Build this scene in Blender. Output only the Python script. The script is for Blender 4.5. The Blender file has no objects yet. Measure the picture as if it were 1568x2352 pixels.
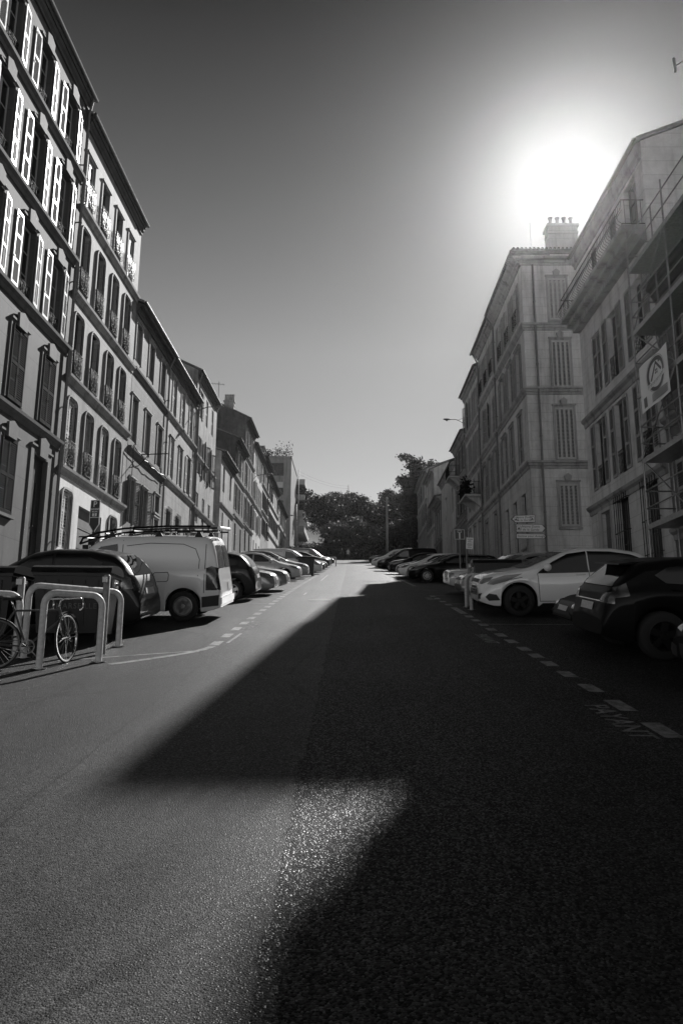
import bpy, bmesh, math, random
import numpy as np
from mathutils import Vector, Matrix
from mathutils.bvhtree import BVHTree
from mathutils.geometry import delaunay_2d_cdt
sin, cos, PI = math.sin, math.cos, math.pi
SC = bpy.context.scene
COL = SC.collection
rnd = random.Random(7)

# ---------------------------------------------------------------- camera, sky, sun, exposure
cd = bpy.data.cameras.new('camera'); cam = bpy.data.objects.new('camera', cd); COL.objects.link(cam)
cd.sensor_fit = 'VERTICAL'; cd.sensor_height = 36.0; cd.lens = 1650/2352*36
cd.clip_start = 0.05; cd.clip_end = 3000
PITCH, YAW, ROLL = math.atan(329/1650), math.radians(0.73), math.radians(0.3)
fw = Vector((-sin(YAW)*cos(PITCH), cos(YAW)*cos(PITCH), sin(PITCH)))
rt = Vector((cos(YAW), sin(YAW), 0)); up = rt.cross(fw)
r2 = rt*cos(ROLL)+up*sin(ROLL); u2 = r2.cross(fw)
cam.matrix_world = Matrix((r2, u2, -fw)).transposed().to_4x4()
cam.location = (0, 0, 1.6)
SC.camera = cam

SUN_AZ, SUN_EL = math.radians(18.4), math.radians(34.7)
SUN = Vector((sin(SUN_AZ)*cos(SUN_EL), cos(SUN_AZ)*cos(SUN_EL), sin(SUN_EL)))
W = bpy.data.worlds.new('World'); SC.world = W; W.use_nodes = True
wn, wl = W.node_tree.nodes, W.node_tree.links
wn.clear()
def wnode(t, **k):
    n = wn.new(t)
    for a, v in k.items(): setattr(n, a, v)
    return n
sky = wnode('ShaderNodeTexSky', sky_type='NISHITA', sun_disc=False, sun_elevation=SUN_EL, sun_rotation=SUN_AZ,
            altitude=30, air_density=1.0, dust_density=0.05, ozone_density=1.0)
# black and white film behind an orange filter: mostly the red light of the sky
sep = wnode('ShaderNodeSeparateColor'); wl.new(sky.outputs[0], sep.inputs[0])
def wmath(op, a, b=None, clamp=False):
    n = wnode('ShaderNodeMath', operation=op, use_clamp=clamp)
    for i, v in enumerate((a, b)):
        if v is None: continue
        if isinstance(v, (int, float)): n.inputs[i].default_value = v
        else: wl.new(v, n.inputs[i])
    return n.outputs[0]
grey = wmath('ADD', wmath('MULTIPLY', sep.outputs[0], 0.85), wmath('MULTIPLY', sep.outputs[1], 0.15))
# contrasty film: deepen the dark parts of the sky, and deepen it again towards the zenith
tc = wnode('ShaderNodeTexCoord')
sx = wnode('ShaderNodeSeparateXYZ'); wl.new(tc.outputs['Generated'], sx.inputs[0])
mr = wnode('ShaderNodeMapRange'); wl.new(sx.outputs[2], mr.inputs[0])
for i, v in enumerate((.40, .76, 1.0, .06)): mr.inputs[i+1].default_value = v
grey = wmath('MULTIPLY', wmath('MULTIPLY', wmath('POWER', wmath('MULTIPLY', grey, 1/5.2), 1.05), 9.0), mr.outputs[0])
# bright aureole of scattered light round the sun
dot = wnode('ShaderNodeVectorMath', operation='DOT_PRODUCT'); wl.new(tc.outputs['Generated'], dot.inputs[0]); dot.inputs[1].default_value = SUN
d = wmath('MAXIMUM', dot.outputs['Value'], 0.0)
au = wmath('ADD', wmath('MULTIPLY', wmath('POWER', d, 9000.0), 40.0), wmath('ADD', wmath('MULTIPLY', wmath('POWER', d, 250.0), 3.0), wmath('MULTIPLY', wmath('POWER', d, 40.0), .2)))
tot = wmath('ADD', grey, au)
bg = wnode('ShaderNodeBackground'); wl.new(tot, bg.inputs['Color']); bg.inputs['Strength'].default_value = 0.05
wo = wnode('ShaderNodeOutputWorld'); wl.new(bg.outputs[0], wo.inputs[0])

sl = bpy.data.lights.new('sun', 'SUN'); so = bpy.data.objects.new('sun', sl); COL.objects.link(so)
sl.energy = 5.0; sl.angle = math.radians(0.5); sl.color = (1.0, 0.99, 0.98)
so.rotation_euler = SUN.to_track_quat('Z', 'Y').to_euler()
so.location = (20, 40, 60)
SC.view_settings.view_transform = 'Standard'; SC.view_settings.look = 'None'
SC.view_settings.exposure = 0.5; SC.view_settings.gamma = 1.0
SC.view_settings.use_curve_mapping = False

# ---------------------------------------------------------------- helpers
S = .15
def sstep(a, b, x):
    t = min(1, max(0, (x-a)/(b-a))); return t*t*(3-2*t)
def zg(y):
    z = S*max(-12, min(y, 108)) - .4*sstep(15, 60, y)
    if y > 108: z += .05*(y-108)
    return z
TILT = math.atan(S)

class MB:
    def __init__(s): s.v, s.f, s.m, s.mi = [], [], [], 0
    def q(s, *pts):
        n = len(s.v); s.v += [tuple(p) for p in pts]; s.f.append(tuple(range(n, n+len(pts)))); s.m.append(s.mi)
    def box(s, x0, x1, y0, y1, z0, z1):
        n = len(s.v)
        s.v += [(x, y, z) for x in (x0, x1) for y in (y0, y1) for z in (z0, z1)]
        for a in ((0,1,3,2),(4,6,7,5),(0,4,5,1),(2,3,7,6),(0,2,6,4),(1,5,7,3)):
            s.f.append(tuple(n+i for i in a)); s.m.append(s.mi)
    def prism(s, pts, axis, a, b):
        """extrude a 2D outline along an axis from a to b"""
        def P(p, t): return {'x': (t, p[0], p[1]), 'y': (p[0], t, p[1]), 'z': (p[0], p[1], t)}[axis]
        n = len(s.v); k = len(pts)
        s.v += [P(p, a) for p in pts]+[P(p, b) for p in pts]
        s.f.append(tuple(range(n+k-1, n-1, -1))); s.f.append(tuple(range(n+k, n+2*k))); s.m += [s.mi]*2
        for i in range(k):
            j = (i+1) % k; s.f.append((n+i, n+j, n+k+j, n+k+i)); s.m.append(s.mi)
    def tube(s, path, r, n=8, closed=False, cap=True):
        path = [Vector(p) for p in path]; k = len(path)
        if not isinstance(r, (list, tuple)): r = [r]*k
        prev = None; base = len(s.v)
        for i, p in enumerate(path):
            a = path[(i-1) % k] if (closed or i > 0) else p
            b = path[(i+1) % k] if (closed or i < k-1) else p
            t = (b-a)
            t = t.normalized() if t.length > 1e-9 else Vector((0,0,1))
            if prev is None:
                ref = Vector((0,0,1)) if abs(t.z) < .9 else Vector((1,0,0))
                u = t.cross(ref).normalized()
            else:
                u = (prev-t*prev.dot(t)); u = u.normalized() if u.length > 1e-6 else t.orthogonal().normalized()
            prev = u; w = t.cross(u)
            for j in range(n):
                an = 2*PI*j/n; s.v.append(tuple(p+(u*cos(an)+w*sin(an))*r[i]))
        for i in range(k if closed else k-1):
            i2 = (i+1) % k
            for j in range(n):
                j2 = (j+1) % n
                s.f.append((base+i*n+j, base+i*n+j2, base+i2*n+j2, base+i2*n+j)); s.m.append(s.mi)
        if cap and not closed:
            s.f.append(tuple(base+j for j in range(n-1, -1, -1))); s.f.append(tuple(base+(k-1)*n+j for j in range(n))); s.m += [s.mi]*2
    def lathe(s, prof, n=24, axis='z', c=(0,0,0), closed=False):
        base = len(s.v); k = len(prof)
        for i in range(n):
            a = 2*PI*i/n; ca, sa = cos(a), sin(a)
            for r, h in prof:
                p = {'z': (r*ca, r*sa, h), 'y': (r*ca, h, r*sa), 'x': (h, r*ca, r*sa)}[axis]
                s.v.append((p[0]+c[0], p[1]+c[1], p[2]+c[2]))
        for i in range(n):
            i2 = (i+1) % n
            for j in range(k if closed else k-1):
                j2 = (j+1) % k
                s.f.append((base+i*k+j, base+i2*k+j, base+i2*k+j2, base+i*k+j2)); s.m.append(s.mi)
    def add(s, verts, faces, xf=None):
        n = len(s.v)
        s.v += [tuple(xf(v)) if xf else tuple(v) for v in verts]
        for f in faces: s.f.append(tuple(n+i for i in f)); s.m.append(s.mi)
    def mesh(s, name, mats, smooth=False, ang=None):
        me = bpy.data.meshes.new(name); me.from_pydata(s.v, [], s.f)
        for m in (mats if isinstance(mats, (list, tuple)) else [mats]): me.materials.append(m)
        me.polygons.foreach_set('material_index', s.m)
        if smooth:
            if ang:
                me.update(); 
                me.polygons.foreach_set('use_smooth', [True]*len(s.f))
                me.set_sharp_from_angle(angle=math.radians(ang))
            else: me.polygons.foreach_set('use_smooth', [True]*len(s.f))
        me.update(); return me
    def build(s, name, mats, parent=None, loc=(0,0,0), rz=0, smooth=False, ang=None):
        return link(name, s.mesh(name, mats, smooth, ang), parent, loc, rz)

def link(name, me, parent=None, loc=(0,0,0), rz=0, rot=None):
    o = bpy.data.objects.new(name, me); COL.objects.link(o); o.parent = parent; o.location = loc
    o.rotation_euler = rot if rot else (0, 0, rz)
    return o
def tag(o, label, cat, group=None, kind=None):
    if label: o['label'] = label
    if cat: o['category'] = cat
    if group: o['group'] = group
    if kind: o['kind'] = kind
    return o
def thing(name, label, cat, loc=(0,0,0), rz=0, group=None, rot=None):
    o = link(name, None, None, loc, rz, rot); o.empty_display_size = .2
    return tag(o, label, cat, group)
CACHE = {}
def inst(key, fn, name, parent, loc, rz=0):
    """a child sharing its mesh with every other child of the same key"""
    if key not in CACHE: CACHE[key] = fn()
    return link(name, CACHE[key], parent, loc, rz)
def text_geo(body, size=1.0, bold=0.0, align='CENTER', spacing=1.0):
    cu = bpy.data.curves.new('lettering', 'FONT'); cu.body = body; cu.size = size; cu.align_x = align; cu.align_y = 'CENTER'
    cu.offset = bold; cu.space_character = spacing; cu.resolution_u = 3
    o = bpy.data.objects.new('lettering', cu); COL.objects.link(o)
    dg = bpy.context.evaluated_depsgraph_get(); me = bpy.data.meshes.new_from_object(o.evaluated_get(dg))
    v = [tuple(x.co) for x in me.vertices]; f = [tuple(p.vertices) for p in me.polygons]
    bpy.data.objects.remove(o); bpy.data.curves.remove(cu); bpy.data.meshes.remove(me)
    return v, f

# ---------------------------------------------------------------- materials
class NT:
    def __init__(s, name):
        s.mat = bpy.data.materials.new(name); s.mat.use_nodes = True
        s.t = s.mat.node_tree; s.n = s.t.nodes; s.l = s.t.links
        s.b = s.n['Principled BSDF']; s.pos = None
    def node(s, t, **k):
        n = s.n.new(t)
        for a, v in k.items(): setattr(n, a, v)
        return n
    def P(s):
        if not s.pos: s.pos = s.node('ShaderNodeNewGeometry').outputs['Position']
        return s.pos
    def set(s, sock, v):
        i = s.b.inputs[sock]
        if isinstance(v, (int, float)): i.default_value = v
        elif isinstance(v, tuple): i.default_value = v
        else: s.l.new(v, i)
    def mp(s, scale=(1,1,1), rot=(0,0,0), vec=None):
        m = s.node('ShaderNodeMapping'); m.inputs['Scale'].default_value = scale; m.inputs['Rotation'].default_value = rot
        s.l.new(vec if vec else s.P(), m.inputs['Vector']); return m.outputs[0]
    def noise(s, scale, detail=4, vec=None, rough=.55):
        n = s.node('ShaderNodeTexNoise'); n.inputs['Scale'].default_value = scale; n.inputs['Detail'].default_value = detail
        n.inputs['Roughness'].default_value = rough
        s.l.new(vec if vec else s.P(), n.inputs['Vector']); return n.outputs['Fac']
    def voro(s, scale, feat='F1', vec=None, out='Distance'):
        n = s.node('ShaderNodeTexVoronoi', feature=feat); n.inputs['Scale'].default_value = scale
        s.l.new(vec if vec else s.P(), n.inputs['Vector']); return n.outputs[out]
    def math(s, op, a, b=None, c=None, clamp=False):
        n = s.node('ShaderNodeMath', operation=op, use_clamp=clamp)
        for i, v in enumerate((a, b, c)):
            if v is None: continue
            if isinstance(v, (int, float)): n.inputs[i].default_value = v
            else: s.l.new(v, n.inputs[i])
        return n.outputs[0]
    def rng(s, v, a, b, c, d):
        n = s.node('ShaderNodeMapRange'); s.l.new(v, n.inputs[0])
        for i, x in enumerate((a, b, c, d)): n.inputs[i+1].default_value = x
        return n.outputs[0]
    def mix(s, f, a, b):
        n = s.node('ShaderNodeMix', data_type='FLOAT')
        for i, v in ((0, f), (2, a), (3, b)):
            if isinstance(v, (int, float)): n.inputs[i].default_value = v
            else: s.l.new(v, n.inputs[i])
        return n.outputs[0]
    def col(s, v):
        """grey base colour from a value"""
        c = s.node('ShaderNodeCombineColor')
        for i in range(3): s.l.new(v, c.inputs[i])
        s.l.new(c.outputs[0], s.b.inputs['Base Color'])
    def bump(s, h, strength=.3, dist=.02):
        n = s.node('ShaderNodeBump'); n.inputs['Strength'].default_value = strength; n.inputs['Distance'].default_value = dist
        s.l.new(h, n.inputs['Height']); s.l.new(n.outputs[0], s.b.inputs['Normal'])
    def xyz(s):
        n = s.node('ShaderNodeSeparateXYZ'); s.l.new(s.P(), n.inputs[0]); return n.outputs
def g3(v): return (v, v, v, 1)
def simple(name, v, rough=.6, metal=0, coat=0, spec=.5, var=0, scale=8):
    t = NT(name); t.set('Roughness', rough); t.set('Metallic', metal); t.set('Coat Weight', coat); t.set('Coat Roughness', .04)
    t.set('Specular IOR Level', spec)
    if var:
        n = t.noise(scale, 6); t.col(t.rng(n, .3, .7, v*(1-var), v*(1+var)))
        t.set('Roughness', t.rng(t.noise(scale*2, 4), .3, .7, max(.02, rough-.1), min(1, rough+.1)))
    else: t.set('Base Color', g3(v))
    return t.mat
def stucco(name, v, var=.25, joint=0, jv=.55, block=0, stain=.5, rough=.75, spec=.35):
    t = NT(name); x = t.xyz()
    big = t.rng(t.noise(.35, 5), .3, .7, 1-var, 1+var*.6)
    med = t.rng(t.noise(2.3, 6, rough=.7), .3, .7, 1-var*.8, 1+var*.5)
    st = t.noise(1.0, 6, vec=t.mp((2.2, 2.2, .22)), rough=.7)                    # rain streaks
    st = t.rng(st, .48, .70, 1.06, 1-stain*.8)
    fine = t.rng(t.noise(45, 3), .3, .7, .93, 1.07)
    c = t.math('MULTIPLY', t.math('MULTIPLY', big, med), t.math('MULTIPLY', st, fine))
    h = t.math('ADD', t.math('MULTIPLY', t.noise(60, 3), .25), t.math('MULTIPLY', t.noise(7, 5), .5))
    if joint:
        fz = t.math('FRACT', t.math('DIVIDE', x[2], joint))
        j = t.math('LESS_THAN', fz, .022/joint)
        if block:
            row = t.math('FLOOR', t.math('DIVIDE', x[2], joint))
            off = t.math('MULTIPLY', t.math('MODULO', row, 2.0), .5)
            fy = t.math('FRACT', t.math('ADD', t.math('DIVIDE', t.math('ADD', x[0], x[1]), block), off))
            j = t.math('MAXIMUM', j, t.math('LESS_THAN', fy, .018/block))
        c = t.math('MULTIPLY', c, t.mix(j, 1.0, jv))
        h = t.math('SUBTRACT', h, t.math('MULTIPLY', j, .8))
    t.col(t.math('MULTIPLY', c, v)); t.set('Roughness', rough); t.set('Specular IOR Level', spec)
    t.bump(h, .35, .012); return t.mat

M = {}
M['wall_dark'] = stucco('stucco_dark', .095, .2, 1.05, .5)
M['wall_mid'] = stucco('stucco_mid', .27, .2, .56, .6)
M['wall_pale'] = stucco('stucco_pale', .52, .18, .56, .65)
M['wall_grey'] = stucco('stucco_grey', .17, .22, .42, .65)
M['wall_plain'] = stucco('stucco_plain', .34, .35, stain=.8)
M['wall_cream'] = stucco('stucco_cream', .68, .2, .52, .75)
M['wall_tan'] = stucco('stucco_tan', .32, .22, .5, .7)
M['wall_concrete'] = stucco('concrete_grey', .26, .18)
M['wall_white'] = stucco('stucco_white', .55, .16)
M['wall_light'] = stucco('stucco_light', .55, .2)
M['wall_rough'] = stucco('stucco_rough', .13, .45, stain=.9, rough=.9)
M['wall_base'] = stucco('stucco_base_white', .72, .12, stain=.35)
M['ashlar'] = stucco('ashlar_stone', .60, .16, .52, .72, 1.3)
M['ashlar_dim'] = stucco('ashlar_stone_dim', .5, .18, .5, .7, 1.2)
M['trim_dark'] = stucco('trim_dark', .12, .2)
M['trim'] = stucco('trim_stone', .36, .2, stain=.7)
M['trim_pale'] = stucco('trim_pale', .5, .15)
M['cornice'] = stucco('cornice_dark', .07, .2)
M['shutter_pale'] = simple('painted_shutter_pale', .6, .36, spec=.6, var=.08, scale=3)
M['shutter_white'] = simple('painted_shutter_white', .62, .42, spec=.5, var=.06, scale=3)
M['shutter_grey'] = simple('painted_shutter_grey', .3, .5, var=.15, scale=4)
M['shutter_dark'] = simple('varnished_shutter_dark', .022, .85, var=.2, scale=4, spec=.04)
M['shutter_stone'] = simple('painted_shutter_stone', .46, .6, var=.1, scale=4)
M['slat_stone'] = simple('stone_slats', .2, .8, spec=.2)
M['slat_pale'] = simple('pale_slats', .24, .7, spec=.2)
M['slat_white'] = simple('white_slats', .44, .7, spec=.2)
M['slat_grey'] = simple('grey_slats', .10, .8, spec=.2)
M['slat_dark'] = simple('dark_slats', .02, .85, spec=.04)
M['frame_white'] = simple('painted_frame', .5, .45, var=.08)
M['frame_dark'] = simple('dark_window_frame', .06, .5)
M['blind'] = simple('closed_blind', .5, .55, var=.08, scale=3)
M['door'] = simple('dark_door_wood', .02, .45, var=.3, scale=5)
M['iron'] = simple('wrought_iron', .01, .6, spec=.2)
M['iron_white'] = simple('pale_painted_iron', .6, .35, spec=.6)
M['steel'] = simple('galvanised_steel', .32, .42, metal=.8, var=.2, scale=14)
M['zinc'] = simple('zinc_pipe', .16, .5, metal=.3, var=.2, scale=9)
M['black_plastic'] = simple('black_plastic', .005, .36, spec=.3)
M['bin_print'] = simple('faded_bin_print', .07, .5)
M['white_post'] = simple('chipped_white_paint', .52, .45, var=.22, scale=18)
M['grey_post'] = simple('grey_post_paint', .22, .5, var=.25, scale=16)
M['sign_white'] = simple('sign_white', .88, .4)
M['sign_black'] = simple('sign_black', .012, .4)
M['sign_grey'] = simple('sign_dark_grey', .06, .4)
M['sign_back'] = simple('sign_back', .2, .5, metal=.5)
M['rubber'] = simple('rubber', .012, .8)
M['chrome'] = simple('chrome', .75, .12, metal=1)
M['alloy_black'] = simple('black_alloy_wheel', .02, .35, metal=.5)
M['alloy'] = simple('alloy_wheel', .42, .3, metal=.8)
M['lamp_glass'] = simple('headlamp_glass', .25, .05, spec=.8, metal=.35, coat=1)
M['tail_glass'] = simple('tail_lamp_glass', .03, .08, spec=.7, coat=1)
M['plate'] = simple('licence_plate', .5, .4, var=.25, scale=30)
M['underbody'] = simple('underbody', .006, .9, spec=.1)
M['car_glass'] = simple('car_glass', .006, .03, spec=.8)
M['trim_black'] = simple('car_trim_black', .012, .5)
M['pane'] = simple('window_pane', .012, .06, spec=.6)
M['curtain'] = simple('curtained_pane', .10, .12, spec=.6, var=.5, scale=2)
M['cloth_white'] = simple('cloth_white', .7, .9)
M['cloth_dark'] = simple('cloth_dark', .05, .9)
M['skin'] = simple('skin', .3, .6)
M['hair'] = simple('hair', .02, .6)
def paint(name, v, metal=0.0, rough=.35, coat=1.0):
    t = NT(name); t.set('Base Color', g3(v)); t.set('Metallic', metal); t.set('Roughness', rough); t.set('Coat Weight', coat); t.set('Coat Roughness', .03)
    t.set('Specular IOR Level', .5*coat); return t.mat
M['white'] = paint('white_car_paint', .82); M['silver'] = paint('silver_car_paint', .42, .6, .32)
M['black'] = paint('black_car_paint', .004, 0, .5, .13); M['dark'] = paint('dark_grey_car_paint', .008, .1, .4, .55)
M['cream'] = paint('cream_car_paint', .55); M['greyp'] = paint('grey_car_paint', .14, .5)

def asphalt():
    t = NT('asphalt'); x = t.xyz()
    wob = t.math('MULTIPLY', t.math('SUBTRACT', t.noise(2.1, 8, rough=.75), .5), .22)
    xs = t.math('ADD', x[0], wob)
    coarse = t.math('MULTIPLY', t.math('GREATER_THAN', xs, -.34), t.math('LESS_THAN', xs, 2.45))     # the old coarse middle strip
    coarse = t.math('MAXIMUM', coarse, t.math('GREATER_THAN', xs, 2.45))
    side = t.math('LESS_THAN', xs, -1.98)
    stone_c = t.voro(88, out='Color'); sc = t.node('ShaderNodeSeparateColor'); t.l.new(stone_c, sc.inputs[0])
    stone_f = t.voro(118, out='Color'); sf = t.node('ShaderNodeSeparateColor'); t.l.new(stone_f, sf.inputs[0])
    vc = t.math('MULTIPLY', t.math('POWER', sc.outputs[0], 2.0), .056)
    vf = t.math('ADD', t.math('MULTIPLY', t.math('POWER', sf.outputs[0], 2.4), .076), .011)
    vv = t.mix(coarse, vf, t.math('ADD', vc, .0045))
    vv = t.math('MULTIPLY', vv, t.mix(side, 1.0, .82))
    patch = t.rng(t.noise(.5, 5), .3, .7, .58, 1.32)
    patch2 = t.rng(t.noise(2.6, 6, rough=.7), .3, .7, .84, 1.14)
    # worn wheel tracks and oil streaks run along the street
    tr = t.rng(t.noise(1.0, 3, vec=t.mp((2.2, .05, .05))), .35, .68, .8, 1.14)
    vv = t.math('MULTIPLY', t.math('MULTIPLY', vv, patch), t.math('MULTIPLY', patch2, tr))
    # thin cracks and tarred joints
    cr = t.voro(.30, 'DISTANCE_TO_EDGE', vec=t.mp((1, .45, .45)))
    n1 = t.noise(3, 4); crk = t.math('LESS_THAN', t.math('ADD', cr, t.math('MULTIPLY', t.math('SUBTRACT', n1, .5), .06)), .0042)
    seam = t.math('LESS_THAN', t.math('ABSOLUTE', t.math('ADD', xs, .34)), .012)
    seam = t.math('MAXIMUM', seam, t.math('LESS_THAN', t.math('ABSOLUTE', t.math('ADD', xs, 1.98)), .012))
    seam = t.math('MAXIMUM', seam, t.math('LESS_THAN', t.math('ABSOLUTE', t.math('ADD', xs, 3.14)), .01))
    # two tarred cross joints on the left
    def cross(c, k):
        e = t.math('ABSOLUTE', t.math('SUBTRACT', t.math('SUBTRACT', x[1], t.math('MULTIPLY', x[0], k)), c))
        e = t.math('LESS_THAN', t.math('ADD', e, t.math('MULTIPLY', t.math('SUBTRACT', n1, .5), .05)), .022)
        return t.math('MULTIPLY', e, t.math('LESS_THAN', x[0], -1.9))
    seam = t.math('MAXIMUM', seam, t.math('MAXIMUM', cross(10.05, .55), cross(9.35, .52)))
    def slab(x0, x1, y0, y1):
        i = t.math('MULTIPLY', t.math('GREATER_THAN', xs, x0), t.math('LESS_THAN', xs, x1))
        return t.math('MULTIPLY', i, t.math('MULTIPLY', t.math('GREATER_THAN', t.math('ADD', x[1], wob), y0), t.math('LESS_THAN', t.math('ADD', x[1], wob), y1)))
    mend = t.math('MAXIMUM', slab(1.55, 2.95, 7.7, 8.25), t.math('MAXIMUM', slab(-1.5, -.2, 24.0, 27.5), slab(.3, 2.0, 36, 39)))
    oil = t.math('MULTIPLY', t.rng(t.noise(1.7, 3), .66, .74, 0, .5), t.math('GREATER_THAN', t.math('ABSOLUTE', xs), 2.4))
    dk = t.math('MAXIMUM', t.math('MAXIMUM', t.math('MULTIPLY', crk, .75), seam), t.math('MAXIMUM', t.math('MULTIPLY', mend, .45), oil))
    vv = t.math('MULTIPLY', vv, t.mix(dk, 1.0, .3))
    t.col(vv)
    t.set('Roughness', t.mix(coarse, t.rng(sf.outputs[1], .6, .95, .75, .36), t.rng(sc.outputs[1], .5, .95, .75, .46)))
    t.set('Specular IOR Level', t.mix(coarse, .25, t.rng(sc.outputs[1], .5, .95, .12, .5)))
    hc = t.math('ADD', t.math('MULTIPLY', t.voro(88), -1.0), t.math('MULTIPLY', sc.outputs[2], .9))
    hf = t.math('ADD', t.math('MULTIPLY', t.voro(118), -.6), t.math('MULTIPLY', sf.outputs[1], .4))
    t.bump(t.mix(coarse, hf, hc), .75, .006)
    return t.mat
M['asphalt'] = asphalt()
M['pavement'] = stucco('pavement_concrete', .16, .3, stain=0)
M['kerb'] = stucco('kerb_stone', .25, .25, stain=0)
def roadpaint():
    t = NT('road_paint'); n = t.noise(9, 6, rough=.75); w = t.rng(n, .36, .58, .05, .28)
    t.col(t.math('MULTIPLY', w, t.rng(t.noise(60, 3), .3, .7, .85, 1.1))); t.set('Roughness', .6); t.bump(t.noise(120, 3), .5, .004); return t.mat
M['road_paint'] = roadpaint()
def tiles():
    t = NT('roof_tiles'); x = t.xyz()
    w = t.math('SINE', t.math('MULTIPLY', x[1], 2*PI/.22)); v = t.rng(t.noise(3, 5), .3, .7, .10, .24)
    t.col(v); t.set('Roughness', .85); t.bump(w, .8, .05); return t.mat
M['tiles'] = tiles()
def leaf(name, v):
    t = NT(name); n = t.noise(.9, 4); f = t.rng(n, .3, .7, v*.5, v*1.6); t.col(f); t.set('Roughness', .55); t.set('Specular IOR Level', .2)
    tr = t.node('ShaderNodeBsdfTranslucent'); c = t.node('ShaderNodeCombineColor')      # light through the blade
    for i in range(3): t.l.new(f, c.inputs[i])
    t.l.new(c.outputs[0], tr.inputs['Color']); mx = t.node('ShaderNodeMixShader'); mx.inputs[0].default_value = .4
    t.l.new(t.b.outputs[0], mx.inputs[1]); t.l.new(tr.outputs[0], mx.inputs[2]); t.l.new(mx.outputs[0], t.n['Material Output'].inputs['Surface']); return t.mat
M['leaf_dark'] = leaf('leaf_dark', .02); M['leaf_mid'] = leaf('leaf_mid', .032); M['leaf_sunlit'] = leaf('leaf_sunlit', .10)  # the last, lightest leaf colour has sunlight on the foliage put into it
M['bark'] = stucco('bark', .07, .4)
M['earth'] = stucco('earth', .035, .4)

# ---------------------------------------------------------------- ground, pavements, markings
def strip(name, x0, x1, ys, dz, mat, kind='structure'):
    b = MB()
    for a, c in zip(ys[:-1], ys[1:]):
        b.q((x0, a, zg(a)+dz), (x1, a, zg(a)+dz), (x1, c, zg(c)+dz), (x0, c, zg(c)+dz))
    o = b.build(name, mat); o['kind'] = kind; return o
YS = [-100, -40, -12]+[i*2.0 for i in range(-5, 70)]+[160, 220, 320]
strip('road', -160, 160, YS, 0, M['asphalt'])
def pavement(x0, x1, y0, y1, face):
    ys = [y0]+[i*2.0 for i in range(math.ceil((y0+.5)/2), int((y1-.5)/2)+1)]+[y1]
    b = MB(); k = MB()
    kx0, kx1 = (x1-.18, x1) if face > 0 else (x0, x0+.18)
    for a, c in zip(ys[:-1], ys[1:]):
        za, zc = zg(a), zg(c)
        xa, xb = (x0, x1-.18) if face > 0 else (x0+.18, x1)
        b.q((xa, a, za+.13), (xb, a, za+.13), (xb, c, zc+.13), (xa, c, zc+.13))
        xf = kx1 if face > 0 else kx0
        k.q((kx0, a, za+.135), (kx1, a, za+.135), (kx1, c, zc+.135), (kx0, c, zc+.135))
        k.q((xf, a, za-.05), (xf, c, zc-.05), (xf, c, zc+.135), (xf, a, za+.135))
    for a in (y0, y1):
        k.q((x0, a, zg(a)-.05), (x1, a, zg(a)-.05), (x1, a, zg(a)+.13), (x0, a, zg(a)+.13))
    o = b.build('pavement', M['pavement']); o['kind'] = 'structure'
    o = k.build('kerb', M['kerb']); o['kind'] = 'structure'
pavement(-11.2, -7.5, -14, 128, 1)
pavement(7.4, 9.8, 8, 28.3, -1)
pavement(7.4, 9.8, 37.2, 101, -1)

def gp(x, y, dz=.004): return (x, y, zg(y)+dz)
mk = MB()
def ribbon(path, w):
    for (xa, ya), (xb, yb) in zip(path[:-1], path[1:]):
        dx, dy = xb-xa, yb-ya; L = math.hypot(dx, dy); nx, ny = -dy/L*w/2, dx/L*w/2
        mk.q(gp(xa-nx, ya-ny), gp(xb-nx, yb-ny), gp(xb+nx, yb+ny), gp(xa+nx, ya+ny))
def dashes(x, ys, w):
    for a, b in ys: mk.q(gp(x-w/2, a), gp(x+w/2, a), gp(x+w/2, b), gp(x-w/2, b))
# right-hand parking edge: short dashes with a gap
yy = 5.6; lst = []
for a, b in ((6.25,6.76),(7.22,7.71),(8.12,8.57),(9.0,9.42),(9.8,10.2),(10.5,10.9),(11.2,11.6),(12.05,12.5),(12.9,13.35),(13.8,14.2),(14.6,15.0),(15.45,15.85),(16.3,16.75),(17.2,19.0),(19.7,20.2),(20.9,21.4),(22.2,22.8),(23.4,23.9)): lst.append((a, b))
dashes(2.70, lst, .17)
y = 26.0
rl = []
while y < 102: rl.append((y, y+.5)); y += 1.25
dashes(2.75, [r for r in rl if r[0] > 30], .16)
# left-hand parking edge
ll = []; y = 11.6
while y < 100: ll.append((y, y+.5)); y += 1.02
dashes(-2.17, ll, .16)
for yc in (20.0, 22.9, 25.5, 28.2, 31.0, 35.0, 38.6, 42): ribbon([(-2.2, yc), (-4.9, yc)], .07)
for yc in (14.9, 20.3, 23.9, 27.4, 33.9): ribbon([(2.75, yc), (5.2, yc)], .07)
ribbon([(-2.16, 11.5), (-2.24, 11.15), (-2.33, 10.92), (-2.45, 10.72), (-2.7, 10.35), (-3.2, 9.74)], .12)
ribbon([(-2.36, 10.98), (-3.2, 10.5), (-4.0, 10.0)], .07)
ribbon([(-2.0, 11.9), (-1.98, 12.6), (-1.97, 13.2)], .05)
for a, b in ((24, 48),):
    ribbon([(-1.55, a), (-1.5, b)], .06)
o = mk.build('parking_markings', M['road_paint']); tag(o, 'worn white painted parking lines and dashes along both edges of the road', 'road marking', kind='structure')
def roadword(x, yend, size, left=False):
    v, f = text_geo('PAYANT', size, .012*size, spacing=1.05)
    b = MB()
    if left: b.add(v, f, lambda p: gp(x-p[1], yend+p[0], .005))
    else: b.add(v, f, lambda p: gp(x+p[1], yend-p[0], .005))
    return b.build('road_lettering', M['road_paint'])
tag(roadword(2.44, 6.85, .32), 'white painted word PAYANT on the dark asphalt nearest the camera on the right', 'road lettering', 'painted words along the parking bays', 'structure')
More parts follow.
